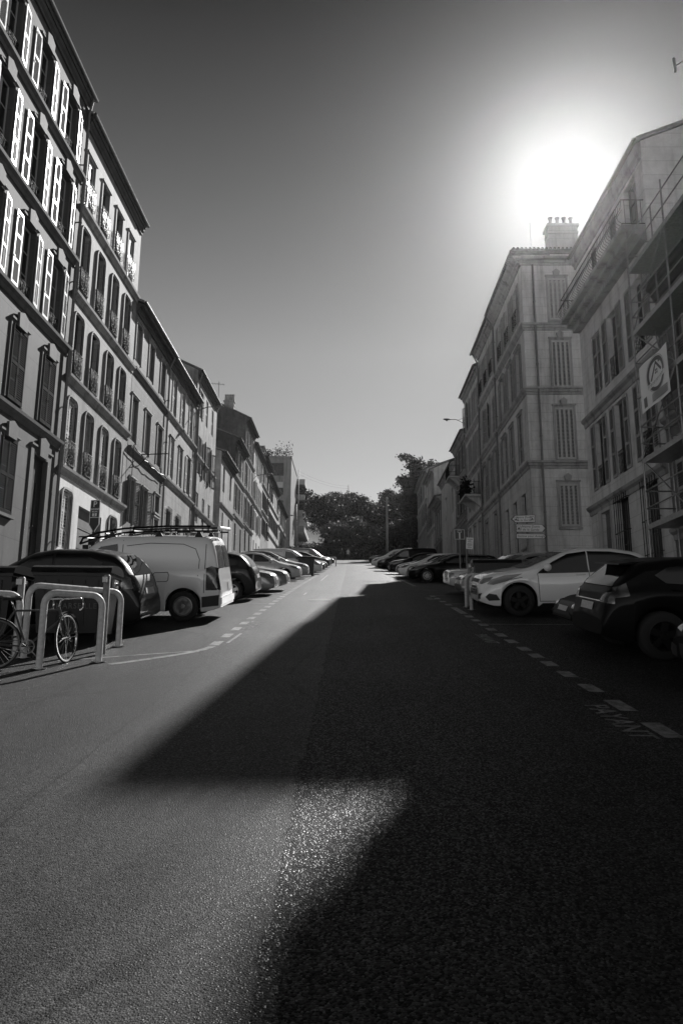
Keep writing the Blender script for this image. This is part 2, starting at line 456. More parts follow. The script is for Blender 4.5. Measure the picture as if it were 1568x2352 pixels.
tag(roadword(2.34, 12.6, .30), 'white painted word PAYANT on asphalt beside the dark hatchback at the right', 'road lettering', 'painted words along the parking bays', 'structure')
tag(roadword(2.45, 22.4, .30), 'small far painted word PAYANT by the right hand dashes past the pale hatchback', 'road lettering', 'painted words along the parking bays', 'structure')
tag(roadword(-1.92, 14.6, .36, True), 'white painted word PAYANT on sunlit asphalt behind the white van', 'road lettering', 'painted words along the parking bays', 'structure')
# manhole in the shaded lane and a tarred repair
b = MB(); b.lathe([(.0, .004), (.30, .004)], 28, c=(0, 0, 0)); b.lathe([(.30, .006), (.36, .006)], 28)
o = b.build('manhole_cover', M['zinc'], None, (-.9, 21.6, zg(21.6)+.003))
o.rotation_euler = (TILT, 0, 0); tag(o, 'flat round iron manhole cover in the sunlit road', 'manhole cover')

# ---------------------------------------------------------------- terrain behind the street
def hill():
    b = MB(); xs = list(range(-90, 100, 6)); ys = list(range(112, 260, 6))
    def hz(x, y):
        z = zg(112)+.05*(y-112)-.05
        r = sstep(118, 185, y)
        return z-.6*(1-sstep(112, 118, y))+r*(17+6*sstep(5, 30, x)+3*sin(x*.13)+2*sin(y*.11+x*.05))
    n = len(xs); b.v = [(x, y, hz(x, y)) for y in ys for x in xs]
    for j in range(len(ys)-1):
        for i in range(n-1):
            a = j*n+i; b.f.append((a, a+1, a+n+1, a+n)); b.m.append(0)
    o = b.build('hill', M['earth'], smooth=True); o['kind'] = 'structure'; return hz
HZ = hill()

# ---------------------------------------------------------------- window furniture (shared meshes)
def shutter_mesh(w, h, mat, panels=3, pitch=.075):
    """louvred shutter, hinge at the origin, leaf along +y, front face towards +x"""
    b = MB(); slat = M[SLAT[mat.name]]; s = .055; t = .035
    b.box(0, t, 0, s, 0, h); b.box(0, t, w-s, w, 0, h)
    cuts = [0]+[h*i/panels for i in range(1, panels)]+[h]
    rails = [(0, .11)]+[(c-.05, c+.05) for c in cuts[1:-1]]+[(h-.1, h)]
    for a, c in rails: b.box(0.001, t-.001, s, w-s, a, c)
    for (a, c), (d, e) in zip(rails[:-1], rails[1:]):
        n = max(2, int((d-c)/pitch)); b.mi = 1
        for i in range(n):
            z = c+(i+.5)*(d-c)/n; q = pitch*.42
            b.q((.004, s, z+q*.75), (.004, w-s, z+q*.75), (t-.004, w-s, z-q*.75), (t-.004, s, z-q*.75))
            b.q((.004, s, z+q*.75-.011), (t-.004, s, z-q*.75-.011), (t-.004, w-s, z-q*.75-.011), (.004, w-s, z+q*.75-.011))
            b.q((t-.004, s, z-q*.75), (t-.004, w-s, z-q*.75), (t-.004, w-s, z-q*.75-.011), (t-.004, s, z-q*.75-.011))
    b.mi = 0
    for z in (h*.36, h*.9): b.box(t, t+.02, w-.11, w-.02, z, z+.03)                  # latch irons
    return b.mesh('shutter', [mat, slat])
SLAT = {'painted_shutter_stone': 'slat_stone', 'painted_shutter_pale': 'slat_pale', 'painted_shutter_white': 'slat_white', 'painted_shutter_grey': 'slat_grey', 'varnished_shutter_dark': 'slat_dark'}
def shutter(parent, loc, w, h, mat, rz=0, panels=3, pitch=.075):
    key = ('sh', round(w, 2), round(h, 2), mat, panels, pitch)
    return inst(key, lambda: shutter_mesh(w, h, M[mat], panels, pitch), 'shutter', parent, loc, rz)
def frame_mesh(w, h, mat, bars=2):
    b = MB(); t = .05
    b.box(-t, 0, -w/2, -w/2+.07, 0, h); b.box(-t, 0, w/2-.07, w/2, 0, h)
    b.box(-t+.002, -.002, -w/2+.07, w/2-.07, 0, .09); b.box(-t+.002, -.002, -w/2+.07, w/2-.07, h-.07, h)
    b.box(-t+.004, .006, -.045, .045, .09, h-.07)
    for s in (-1, 1):
        for i in range(1, bars+1):
            z = .09+(h-.16)*i/(bars+1); y0, y1 = (.045, w/2-.07) if s > 0 else (-w/2+.07, -.045)
            b.box(-t+.01, -.008, y0, y1, z-.018, z+.018)
    return b.mesh('window', mat)
def pane_mesh(w, h, mat):
    b = MB(); b.box(-.03, -.022, -w/2+.03, w/2-.03, .03, h-.03); return b.mesh('pane', mat)
def railing_mesh(w, h, mat, ornate=True):
    """flat wrought iron window guard standing off the wall, origin bottom centre"""
    b = MB(); x = .0; r = .012
    b.tube([(-.16, -w/2, h), (x, -w/2, h), (x, w/2, h), (-.16, w/2, h)], .016, 6)
    b.tube([(-.16, -w/2, .06), (x, -w/2, .06), (x, w/2, .06), (-.16, w/2, .06)], .013, 6)
    b.tube([(x, -w/2, h*.86), (x, w/2, h*.86)], .009, 5)
    n = 8 if ornate else 9
    for i in range(n+1):
        y = -w/2+w*i/n
        if ornate and i in (4,): continue
        b.tube([(x, y, .06), (x, y, h)], .008 if 0 < i < n else .013, 5)
    if ornate:
        def ring(cy, cz, rr, sy=1.0, a0=0, a1=2*PI, k=14):
            b.tube([(x, cy+sy*rr*cos(a0+(a1-a0)*i/k), cz+rr*sin(a0+(a1-a0)*i/k)) for i in range(k+1)], .0085, 5)
        ring(0, h*.48, h*.26, .62); ring(0, h*.48, h*.13, .62)
        for s in (-1, 1):
            for cz in (.18, .46, .74):
                ring(s*w*.30, h*cz, h*.085); ring(s*w*.42, h*(cz+.12), h*.05)
            ring(s*w*.13, h*.82, h*.06); ring(s*w*.13, h*.15, h*.06)
            b.tube([(x, s*w*.06, h*.2), (x, s*w*.2, h*.33), (x, s*w*.1, h*.5), (x, s*w*.22, h*.66), (x, s*w*.07, h*.78)], .008, 5)
    return b.mesh('railing', mat, True)
def grille_mesh(w, h, mat):
    b = MB(); n = 7
    for i in range(n): 
        y = -w/2+w*i/(n-1); b.tube([(.10, y, -.05), (.10, y, h+.12)], .013, 6)
    for z in (.2, h*.5, h-.15): b.tube([(-.02, -w/2-.06, z), (.10, -w/2-.05, z), (.10, w/2+.05, z), (-.02, w/2+.06, z)], .012, 6)
    return b.mesh('grille', mat)
def rounded(w, h, r, k=5):
    p = [(-w/2, 0), (w/2, 0), (w/2, h-r)]
    p += [(w/2-r+r*cos(PI/2*i/k), h-r+r*sin(PI/2*i/k)) for i in range(1, k)]
    p += [(w/2-r, h), (-w/2+r, h)]
    p += [(-w/2+r-r*sin(PI/2*i/k), h-r+r*cos(PI/2*i/k)) for i in range(1, k)]
    p += [(-w/2, h-r)]
    return p
def surround_mesh(w, h, wd, r, mat, depth=.05, lintel=False, bottom=True):
    b = MB()
    if r > 0:
        for a, c, dd in ((0, wd, depth), (wd*.45, wd, depth+.035)):
            ou, inn = rounded(w+2*c, h+c, r+c), rounded(w+2*a, h+a, max(.02, r*.55+a))
            k = len(ou)
            for i in range(2, k):
                j = (i+1) % k
                if (i == k-1): j = 0
                b.q((dd, *ou[i]), (dd, *ou[j]), (dd, *inn[j]), (dd, *inn[i]))
                b.q((-.01, *ou[i]), (-.01, *ou[j]), (dd, *ou[j]), (dd, *ou[i]))
                b.q((-.2, *inn[i]), (dd, *inn[i]), (dd, *inn[j]), (-.2, *inn[j]))
            b.q((dd, *ou[1]), (dd, *ou[2]), (dd, *inn[2]), (dd, *inn[1])); b.q((-.01, *ou[1]), (-.01, *ou[2]), (dd, *ou[2]), (dd, *ou[1]))
            # corner fill behind the rounded inside corners
        for s in (-1, 1):
            b.q((-.06, s*(w/2+.02), h+.02), (-.06, s*(w/2-r), h+.02), (-.06, s*(w/2-r*.1), h-r*.25), (-.06, s*(w/2+.02), h-r))
    else:
        b.box(-.01, depth, -w/2-wd, -w/2, 0, h+wd); b.box(-.01, depth, w/2, w/2+wd, 0, h+wd); b.box(-.01, depth+.002, -w/2, w/2, h, h+wd)
        b.box(-.01, depth+.05, -w/2-wd-.04, w/2+wd+.04, h+wd, h+wd+.07)
        if lintel: b.prism([(-w*.28, h+.0), (w*.28, h), (w*.32, h+wd+.34), (0, h+wd+.46), (-w*.32, h+wd+.34)], 'x', depth+.003, depth+.09)
    return b.mesh('window_surround', mat)
def sill_mesh(w, mat):
    b = MB(); b.prism([(-.02, -.10), (.10, -.10), (.13, -.05), (.13, 0), (-.02, .02)], 'y', -w/2, w/2) if False else b.box(-.02, .13, -w/2, w/2, -.1, 0)
    return b.mesh('sill', mat)
def boxshrub_mesh(w, h, mat, seed):
    r = random.Random(seed); b = MB()
    for i in range(90):
        p = Vector((r.gauss(0, .13), r.uniform(-w/2, w/2), abs(r.gauss(0, h*.4)))); 
        a = Vector((r.gauss(0,1), r.gauss(0,1), r.gauss(0,1))).normalized()*.06; c = a.cross(Vector((r.gauss(0,1), r.gauss(0,1), 1))).normalized()*.05
        b.q(p-a, p+c, p+a, p-c)
    return b.mesh('plant', mat)

# ---------------------------------------------------------------- houses
def house(name, label, side, X, Y0, Y1, eave, wall, rows, depth=11.0, over=.7, bands=(), band_mat='trim', pipe=None, chimney=(),
          roof='gable', rise=2.2, zb=None, cornice='cornice', cat='house', base=None, group=None):
    """a terraced house: local x points to the street, local y along the facade, z up from the base.
    rows: dicts of z0, z1 (world), w, ys (world Y of the centres), style, options"""
    org = Y0 if side < 0 else Y1
    z0 = min(zg(Y0), zg(Y1))-.4 if zb is None else zb
    t = thing(name, label, cat, (X, org, z0), 0 if side < 0 else PI, group)
    L = Y1-Y0
    U = (lambda Y: Y-Y0) if side < 0 else (lambda Y: Y1-Y)
    H = eave-z0
    ops = []
    for r in rows:
        for yc in r['ys']: ops.append((U(yc)-r['w']/2, U(yc)+r['w']/2, r['z0']-z0, r['z1']-z0))
    b = MB()
    bz = {base[0]-z0} if base else set()
    us = sorted({0, L} | {round(o[0], 4) for o in ops} | {round(o[1], 4) for o in ops}); zs = sorted({0, H} | bz | {round(o[2], 4) for o in ops} | {round(o[3], 4) for o in ops})
    def hole(u, z): return any(o[0] < u < o[1] and o[2] < z < o[3] for o in ops)
    for i in range(len(us)-1):
        for j in range(len(zs)-1):
            b.mi = 1 if base and zs[j] < base[0]-z0-.01 else 0
            if not hole((us[i]+us[i+1])/2, (zs[j]+zs[j+1])/2):
                b.q((0, us[i], zs[j]), (0, us[i+1], zs[j]), (0, us[i+1], zs[j+1]), (0, us[i], zs[j+1]))
    b.mi = 0; rd = .26
    for a, c, d, e in ops:
        b.q((0, a, d), (0, a, e), (-rd, a, e), (-rd, a, d)); b.q((0, c, d), (-rd, c, d), (-rd, c, e), (0, c, e))
        b.q((0, a, e), (0, c, e), (-rd, c, e), (-rd, a, e)); b.q((0, a, d), (-rd, a, d), (-rd, c, d), (0, c, d))
        b.q((-rd, a, d), (-rd, c, d), (-rd, c, e), (-rd, a, e))
    b.q((-depth, 0, 0), (0, 0, 0), (0, 0, H), (-depth, 0, H)); b.q((0, L, 0), (-depth, L, 0), (-depth, L, H), (0, L, H))
    b.q((-depth, L, 0), (-depth, 0, 0), (-depth, 0, H), (-depth, L, H))
    if roof == 'gable':
        for u in (0, L): b.q((0, u, H), (-depth, u, H), (-depth/2, u, H+rise))
    else: b.q((0, 0, H), (0, L, H), (-depth, L, H), (-depth, 0, H))
    b.build('wall', [M[wall], M[base[1]]] if base else M[wall], t)
    # roof slab with its eave, moulded cornice and gutter
    rb = MB(); k = rise/(depth/2) if roof == 'gable' else .0
    def slab(x0, zz0, x1, zz1, th=.13):
        y0, y1 = -.10, L+.10
        if y0 > y1: return
        rb.q((x0, y0, zz0), (x0, y1, zz0), (x1, y1, zz1), (x1, y0, zz1)); rb.q((x0, y0, zz0+th), (x1, y0, zz1+th), (x1, y1, zz1+th), (x0, y1, zz0+th))
        rb.q((x0, y0, zz0), (x0, y0, zz0+th), (x0, y1, zz0+th), (x0, y1, zz0)); rb.q((x1, y0, zz1), (x1, y1, zz1), (x1, y1, zz1+th), (x1, y0, zz1+th))
        rb.q((x0, y0, zz0), (x1, y0, zz1), (x1, y0, zz1+th), (x0, y0, zz0+th)); rb.q((x0, y1, zz0), (x0, y1, zz0+th), (x1, y1, zz1+th), (x1, y1, zz1))
    if roof == 'gable':
        slab(over, H-over*k+.03, -depth/2, H+rise+.03); slab(-depth/2-.001, H+rise+.03, -depth-.3, H-.3*k+.03)
        ro = rb.build('roof', M['tiles'], t)
        ze = H-over*k
        g = MB(); g.lathe([(.075, 0), (.075, L+.16)], 8, 'y', (0, 0, 0)); gb = g.build('gutter', M['zinc'], ro, (over+.06, -.08, ze+.06))
    elif roof == 'hip':
        e, r0, zt = .34, rise, .05
        P = [(over, -.02, H+zt), (over, L+e, H+zt), (-depth, L+e, H+zt), (-depth, -.02, H+zt)]; Q = [(-4, 4, H+zt+r0), (-4, L-4, H+zt+r0), (-depth+4, L-4, H+zt+r0), (-depth+4, 4, H+zt+r0)]
        for k_ in range(4):
            m = (k_+1) % 4; lo = lambda p: (p[0], p[1], p[2]); hi = lambda p: (p[0], p[1], p[2]+.14)
            rb.q(hi(P[k_]), hi(P[m]), Q[m], Q[k_]); rb.q(lo(P[k_]), lo(P[m]), hi(P[m]), hi(P[k_]))
        rb.q(*Q); rb.q(*P); n_ = int((depth+over)/.23)
        for k_ in range(n_): rb.lathe([(.085, 0), (.085, .5)], 6, 'y', (over-.12-k_*.23, L+e-.46, H+zt+.15))
        n_ = int((L+e)/.23)
        for k_ in range(n_): rb.lathe([(.085, 0), (.085, .5)], 6, 'x', (over-.46, .1+k_*.23, H+zt+.15))
        ro = rb.build('roof', M['tiles'], t); ze = H; k = 0
    else:
        rb.box(-depth-.05, over*.3, -.05, L+.05, H+.003, H+.22); ro = rb.build('roof', M['zinc'], t); ze = H
    cb = MB(); o1 = over
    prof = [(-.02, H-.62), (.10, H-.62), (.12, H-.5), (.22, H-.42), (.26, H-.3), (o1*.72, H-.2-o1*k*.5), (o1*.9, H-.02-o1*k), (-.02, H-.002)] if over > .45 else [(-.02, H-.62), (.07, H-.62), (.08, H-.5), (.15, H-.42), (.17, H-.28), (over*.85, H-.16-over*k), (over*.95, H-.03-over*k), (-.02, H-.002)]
    cb.prism(prof, 'y', .004, L-.004) if False else None
    n = len(prof)
    for u in (.01, L-.01): cb.q(*[(p[0], u, p[1]) for p in prof])
    for i in range(n):
        p, q = prof[i], prof[(i+1) % n]; cb.q((p[0], .01, p[1]), (q[0], .01, q[1]), (q[0], L-.01, q[1]), (p[0], L-.01, p[1]))
    if over > .6:
        m = int(L/.55)
        for i in range(m): cb.box(.27, o1*.70, L*(i+.5)/m-.09, L*(i+.5)/m+.09, H-.44, H-.22-o1*k*.5)
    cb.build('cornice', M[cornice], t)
    for zt in bands:
        hh = .34; bb = MB(); z = zt-z0
        pr = [(-.02, z-hh), (.05, z-hh), (.07, z-hh*.55), (.17, z-hh*.3), (.19, z), (-.02, z+.015)]
        for u in (.015, L-.015): bb.q(*[(p[0], u, p[1]) for p in pr])
        for i in range(len(pr)):
            p, q = pr[i], pr[(i+1) % len(pr)]; bb.q((p[0], .015, p[1]), (q[0], .015, q[1]), (q[0], L-.015, q[1]), (p[0], L-.015, p[1]))
        bb.build('string_course', M[band_mat], t)
    if pipe is not None:
        pb = MB(); u = U(pipe); pb.tube([(over*.9, u, ze), (over*.8, u, ze-.2), (.12, u, ze-.75), (.12, u, .3)], .055, 8)
        for z in np.arange(1.5, H-1, 2.6): pb.lathe([(.07, z), (.07, z+.06)], 8, c=(.12, u, 0)); pb.box(-.01, .12, u-.02, u+.02, z+.01, z+.05)
        pb.build('downpipe', M['zinc'], t, smooth=True, ang=40)
    for (x, Y, w, d, h, pots) in chimney:
        u = U(Y); c = MB(); zr = H+rise*(1-abs(-x-depth/2)/(depth/2)) if roof == 'gable' else H
        c.box(x-d/2, x+d/2, u-w/2, u+w/2, zr-.6, zr+h); c.box(x-d/2-.08, x+d/2+.08, u-w/2-.08, u+w/2+.08, zr+h, zr+h+.14); c.box(x-d/2-.04, x+d/2+.04, u-w/2-.04, u+w/2+.04, zr+h-.45, zr+h-.33)
        ch = c.build('chimney', M[wall if wall != 'wall_rough' else 'wall_plain'], ro)
        for i in range(pots):
            p = MB(); p.lathe([(.0, .12), (.13, .12), (.13, .0), (.15, 0), (.12, .65), (.15, .68), (.15, .74), (.1, .74), (.1, .4)], 12)
            along = d >= w
            off = (i+.5)/pots-.5
            po = p.build('chimney_pot', M['trim'], ro, (x+(off*d if along else 0), u+(0 if along else off*w), zr+h+.13), smooth=True, ang=40)
    for r in rows: 
        for i, yc in enumerate(r['ys']): window(t, U(yc), r['z0']-z0, r, i)
    return t, U, z0

vary = random.Random(31)
def window(t, u, z, r, i):
    st = r.get('style', 'plain'); w = r['w']; h = r['z1']-r['z0']; sm = r.get('smat', 'shutter_grey'); fm = r.get('fmat', 'frame_white')
    if st == 'list': st = r['styles'][i]
    elif st == 'open' and not r.get('rail'):
        q = vary.random(); st = 'shut' if q < .16 else 'ajar' if q < .3 else 'plain' if q < .36 else 'open'
    pm = r.get('panel', 3); pit = r.get('pitch', .075)
    if st == 'door':
        b = MB(); b.box(-.2, -.14, -w/2, w/2, 0, h)
        for s in (-1, 1):
            for a, c in ((.25, h*.4), (h*.45, h*.8)): b.box(-.14, -.11, s*w/4-w*.17, s*w/4+w*.17, a, c)
        d = b.build('door', M[r.get('dmat', 'door')], t, (0, u, z)); k = MB(); k.lathe([(0, .06), (.03, .05), (.03, .02), (.015, 0)], 10, 'x'); k.build('door_handle', M['chrome'], d, (-.14, .08, h*.45))
        win = d
    elif st == 'garage':
        b = MB(); n = 8
        for k in range(n): b.box(-.22, -.18-(.02 if k % 2 else 0), -w/2, w/2, h*k/n, h*(k+1)/n-.012)
        win = b.build('garage_door', M['blind' if not r.get('dmat') else r['dmat']], t, (0, u, z))
    elif st in ('blind',):
        win = inst(('fr', w, h, fm), lambda: frame_mesh(w, h, M[fm], 1), 'window', t, (-.17, u, z))
        inst(('pn', w, h, 'blind'), lambda: pane_mesh(w, h, M['blind']), 'pane', win, (.0, 0, 0))
    else:
        win = inst(('fr', w, h, fm, r.get('bars', 2)), lambda: frame_mesh(w, h, M[fm], r.get('bars', 2)), 'window', t, (-.17, u, z))
        pk = 'curtain' if (hash((round(u*7), round(z*3))) % 3 == 0 or r.get('curtain')) else 'pane'
        if st not in ('shut', 'proud'): inst(('pn', w, h, pk), lambda: pane_mesh(w, h, M[pk]), 'pane', win, (0, 0, 0))
    X = .17 if st not in ('door', 'garage') else 0        # window local x of the wall plane
    if st == 'open':
        shutter(win, (X+.02, -w/2-.03, 0), w/2-.01, h, sm, PI*0 if False else 0, pm, pit).scale = (1, -1, 1)
        shutter(win, (X+.02, w/2+.03, 0), w/2-.01, h, sm, 0, pm, pit)
    elif st == 'ajar':                                                     # pair swung right out from the wall
        for s, a in ((-1, 1.15), (1, 1.15)):
            o = shutter(win, (X+.02, s*(w/2+.02), 0), w/2-.01, h, sm, 0, pm, pit); o.scale = (1, s, 1); o.rotation_euler = (0, 0, -s*(PI/2-a))
    elif st == 'tilt':                                                     # left leaf flat, right leaf caught slightly open
        shutter(win, (X+.02, -w/2-.03, 0), .47, h, sm, 0, pm, pit).scale = (1, -1, 1)
        shutter(win, (X+.085, w/2+.05, 0), .44, h, sm, math.radians(7.5), pm, pit)
    elif st in ('shut', 'proud'):
        x = X-.08 if st == 'shut' else X+.05
        shutter(win, (x, -w/2+.005, .0), w/2-.008, h, sm, 0, pm, pit)
        o = shutter(win, (x, w/2-.005, .0), w/2-.008, h, sm, 0, pm, pit); o.scale = (1, -1, 1)
        if st == 'proud':
            b = MB(); b.box(-.2, .0, -w/2-.06, w/2+.06, -.12, 0); b.build('sill', M[sm], win, (x, 0, 0)); b = MB(); b.box(-.2, 0, -w/2-.06, w/2+.06, h, h+.05); b.build('drip_board', M[sm], win, (x, 0, 0))
    if r.get('rail'):
        rw = w+.06; rm = r.get('rmat', 'iron'); orn = r.get('ornate', True)
        inst(('rl', rw, r['rail'], rm, orn), lambda: railing_mesh(rw, r['rail'], M[rm], orn), 'railing', win, (X+r.get('rout', .13), 0, .02))
    if r.get('grille'): inst(('gr', w, h), lambda: grille_mesh(w+.05, h, M['iron']), 'grille', win, (X, 0, 0))
    if r.get('surround') is not None:
        wd, rad = r['surround']; sx = r.get('sumat', 'trim'); li = r.get('lintel', False)
        inst(('su', w, h, wd, rad, sx, li), lambda: surround_mesh(w, h, wd, rad, M[sx], lintel=li), 'window_surround', win, (X, 0, 0))
    if r.get('sill'): inst(('sl', w, r.get('sumat', 'trim')), lambda: sill_mesh(w+.3, M[r.get('sumat', 'trim')]), 'sill', win, (X, 0, 0))
    if r.get('plant') and i in r['plant']: inst(('pl', w), lambda: boxshrub_mesh(w, .45, M['leaf_mid'], 3), 'plant', win, (X+.05, 0, .08))
    return win

XL, XR = -11.0, 9.6
def R_(z0, z1, w, ys, style='plain', **k): return dict(z0=z0, z1=z1, w=w, ys=ys, style=style, **k)
# --- left row
b1y = [24.5, 22.1, 19.7, 17.3, 14.9]
house('townhouse', 'dark five storey townhouse with glinting pale shutters, nearest on the left', -1, XL, 12.6, 26.05, 24.45, 'wall_dark',
  [R_(20.9, 23.05, .96, b1y, 'tilt', smat='shutter_pale', panel=2, pitch=.062, rail=.45, rout=-.02, surround=(.11, 0), sumat='trim_dark', lintel=True),
   R_(17.13, 19.75, .96, b1y, 'tilt', smat='shutter_pale', panel=3, pitch=.062, rail=.5, rout=-.02, surround=(.11, 0), sumat='trim_dark', lintel=True),
   R_(13.38, 15.98, .96, b1y, 'tilt', smat='shutter_pale', panel=3, pitch=.062, rail=.5, rout=-.02, surround=(.11, 0), sumat='trim_dark', lintel=True),
   R_(9.62, 12.15, 1.02, b1y, 'proud', smat='shutter_dark', panel=2, pitch=.07, surround=(.13, 0), sumat='trim_dark', lintel=True),
   R_(5.95, 8.4, 1.02, b1y[1:], 'proud', smat='shutter_dark', panel=2, pitch=.07, surround=(.13, 0), sumat='trim_dark', lintel=True, sill=True),
   R_(4.0, 8.4, 1.12, b1y[:1], 'door', surround=(.28, 0), sumat='trim_dark', lintel=True)],
  over=.26, bands=(20.7, 17.0, 13.25, 9.45), band_mat='trim_dark', pipe=25.93, rise=2.6)
b2y = [26.85, 28.7, 30.6, 32.45]
ra = dict(surround=(.17, .26), sumat='trim')
house('townhouse', 'pale five storey townhouse with ornate iron window guards beside the dark one', -1, XL, 26.1, 34.0, 23.75, 'wall_mid',
  [R_(19.85, 22.05, .88, b2y, 'list', styles=['shut', 'plain', 'plain', 'shut'], smat='shutter_white', panel=2, rail=1.05, rmat='iron_white', surround=(.1, 0), fmat='frame_dark'),
   R_(15.95, 18.75, .80, b2y, 'plain', fmat='frame_dark', rail=1.0, **ra), R_(12.35, 14.95, .80, b2y, 'plain', fmat='frame_dark', rail=1.0, **ra),
   R_(8.7, 11.4, .80, b2y, 'list', styles=['shut', 'plain', 'shut', 'plain'], smat='shutter_white', panel=2, pitch=.11, rail=1.0, curtain=True, **ra),
   R_(5.55, 7.75, .8, [27.05], 'shut', smat='shutter_white', panel=3, pitch=.11, surround=(.16, .2), sumat='trim_pale'),
   R_(4.2, 7.5, 2.7, [29.75], 'garage', dmat='wall_grey'), R_(4.9, 7.75, .9, [32.5], 'door', dmat='wall_grey', surround=(.15, .3), sumat='trim_pale')],
  over=.27, bands=(19.6, 15.8, 12.3, 8.64), pipe=None, rise=2.4, base=(8.4, 'wall_base'))
b3y = [34.75, 37.15, 39.6]
house('townhouse', 'three storey grey townhouse with blank pale upper windows', -1, XL, 34.06, 40.85, 19.45, 'wall_grey',
  [R_(16.35, 18.4, 1.02, b3y, 'blind', surround=(.1, 0)), R_(12.15, 14.4, 1.02, b3y, 'blind', surround=(.1, 0)),
   R_(8.0, 10.2, .85, [35.1, 37.35], 'ajar', smat='shutter_grey', panel=2, surround=(.1, 0)), R_(9.4, 10.4, .95, [39.75], 'plain', surround=(.1, 0), sill=True, bars=0), R_(6.1, 9.05, .95, [39.75], 'door', surround=(.1, 0), dmat='blind')],
  over=.42, bands=(15.9, 11.75), band_mat='trim_dark', pipe=40.7)
b4y = [42.45, 44.75, 47.1]
house('townhouse', 'sunlit three bay townhouse with pale shutters and barred ground floor windows', -1, XL, 40.9, 48.75, 19.4, 'wall_tan',
  [R_(16.2, 18.5, 1.0, b4y, 'shut', smat='shutter_white', panel=2, surround=(.08, 0)), R_(12.2, 14.6, .95, b4y, 'open', smat='shutter_white', panel=2, surround=(.1, 0)),
   R_(7.6, 10.2, 1.0, [42.5, 44.8], 'plain', grille=True, fmat='frame_dark'), R_(7.2, 9.7, .95, [47.3], 'door', surround=(.12, 0), dmat='blind')],
  over=.4, bands=(15.95, 11.9), pipe=48.55)
house('townhouse', 'weathered townhouse with small open shutters and a dark gable above its lower neighbour', -1, XL, 48.8, 56.3, 21.8, 'wall_plain',
  [R_(18.6, 20.7, .8, [50.2, 52.4, 54.6], 'open', smat='shutter_grey', panel=2), R_(14.8-.4, 17.2, .9, [50.2, 52.4, 54.6], 'list', styles=['open', 'ajar', 'ajar'], smat='shutter_grey', panel=2),
   R_(10.8, 13.0, .85, [50.2, 52.4, 54.6], 'shut', smat='shutter_grey', panel=2), R_(8.3, 10.3, .9, [50.2, 53.0], 'door')], over=.28, bands=(15.6, 11.8), pipe=49.0, rise=2.6)
house('low_house', 'low two storey house with two blind white upper windows', -1, XL, 59.1, 66.0, 18.7, 'wall_plain',
  [R_(15.4, 17.7, .9, [60.6, 64.1], 'blind'), R_(10.2, 13.6, .6, [60.6, 63.8], 'plain', fmat='frame_dark')], over=.35, bands=(14.2,), rise=1.8)
house('townhouse', 'narrow townhouse with shutters and a small iron balcony behind the low house', -1, XL, 66.05, 72.4, 22.1, 'wall_rough',
  [R_(18.9, 21.2, .8, [67.2, 69.2, 71.2], 'open', smat='shutter_grey', panel=2), R_(15.2, 17.7, .8, [67.2, 69.2, 71.2], 'open', smat='shutter_grey', panel=2), R_(11.3, 13.9, .8, [67.4, 70.8], 'plain', fmat='frame_dark')], over=.45, bands=(18.4, 14.6), rise=2.2)
house('townhouse', 'tall townhouse with a big stained gable and a chimney stack with four pots', -1, XL, 72.45, 79.2, 26.3, 'wall_rough',
  [R_(22.6, 25.2, .8, [73.6, 75.8, 78.0], 'open', smat='shutter_grey', panel=2), R_(19.0, 21.5, .8, [73.6, 75.8, 78.0], 'open', smat='shutter_grey', panel=2), R_(15.2, 17.8, .8, [73.6, 75.8, 78.0], 'open', smat='shutter_grey', panel=2), R_(12.2, 14.4, .9, [74, 77], 'door')],
  over=.45, bands=(22.2, 18.6, 14.9), rise=2.7, chimney=((-1.95, 72.95, .7, 1.05, .8, 4),))
house('townhouse', 'white four storey townhouse with rows of small shutters after the tall gable', -1, XL, 79.25, 87.0, 25.5, 'wall_white',
  [R_(z, z+2.3, .8, [80.4, 82.2, 84.0, 85.8], 'open', smat='shutter_white', panel=2) for z in (22.3, 18.9, 15.5)]+[R_(12.4, 14.4, .8, [80.6, 83, 85.4], 'door', dmat='shutter_grey')], over=.35, bands=(18.5,), rise=1.6)
house('townhouse', 'far sunlit townhouse with a projecting eave and dark shutters, before the long pale one', -1, XL, 87.05, 94.3, 26.2, 'wall_tan',
  [R_(z, z+2.2, .8, [88.4, 90.6, 92.8], 'open', smat='shutter_dark', panel=2) for z in (23.0, 19.6, 16.3)], over=.6, bands=(22.6, 19.2), rise=2.0)
house('townhouse', 'long pale terrace front with many dark shutters near the top of the street', -1, XL, 94.35, 107, 25.6, 'wall_white',
  [R_(z, z+2.2, .8, [95.6, 97.8, 100.0, 102.2, 104.4, 106.2], 'open', smat='shutter_dark', panel=2) for z in (22.4, 18.6)], over=.4, bands=(21.8, 17.6), rise=2.0)
house('low_house', 'last low house on the left before the balconied apartment block', -1, XL, 107.05, 120.5, 24.8, 'wall_light',
  [R_(z, z+2.2, .9, [108.6, 111.4, 114.2, 117, 119.4], 'open', smat='shutter_grey', panel=2) for z in (21.6, 18.4)], over=.4, bands=(21,), rise=2.2)

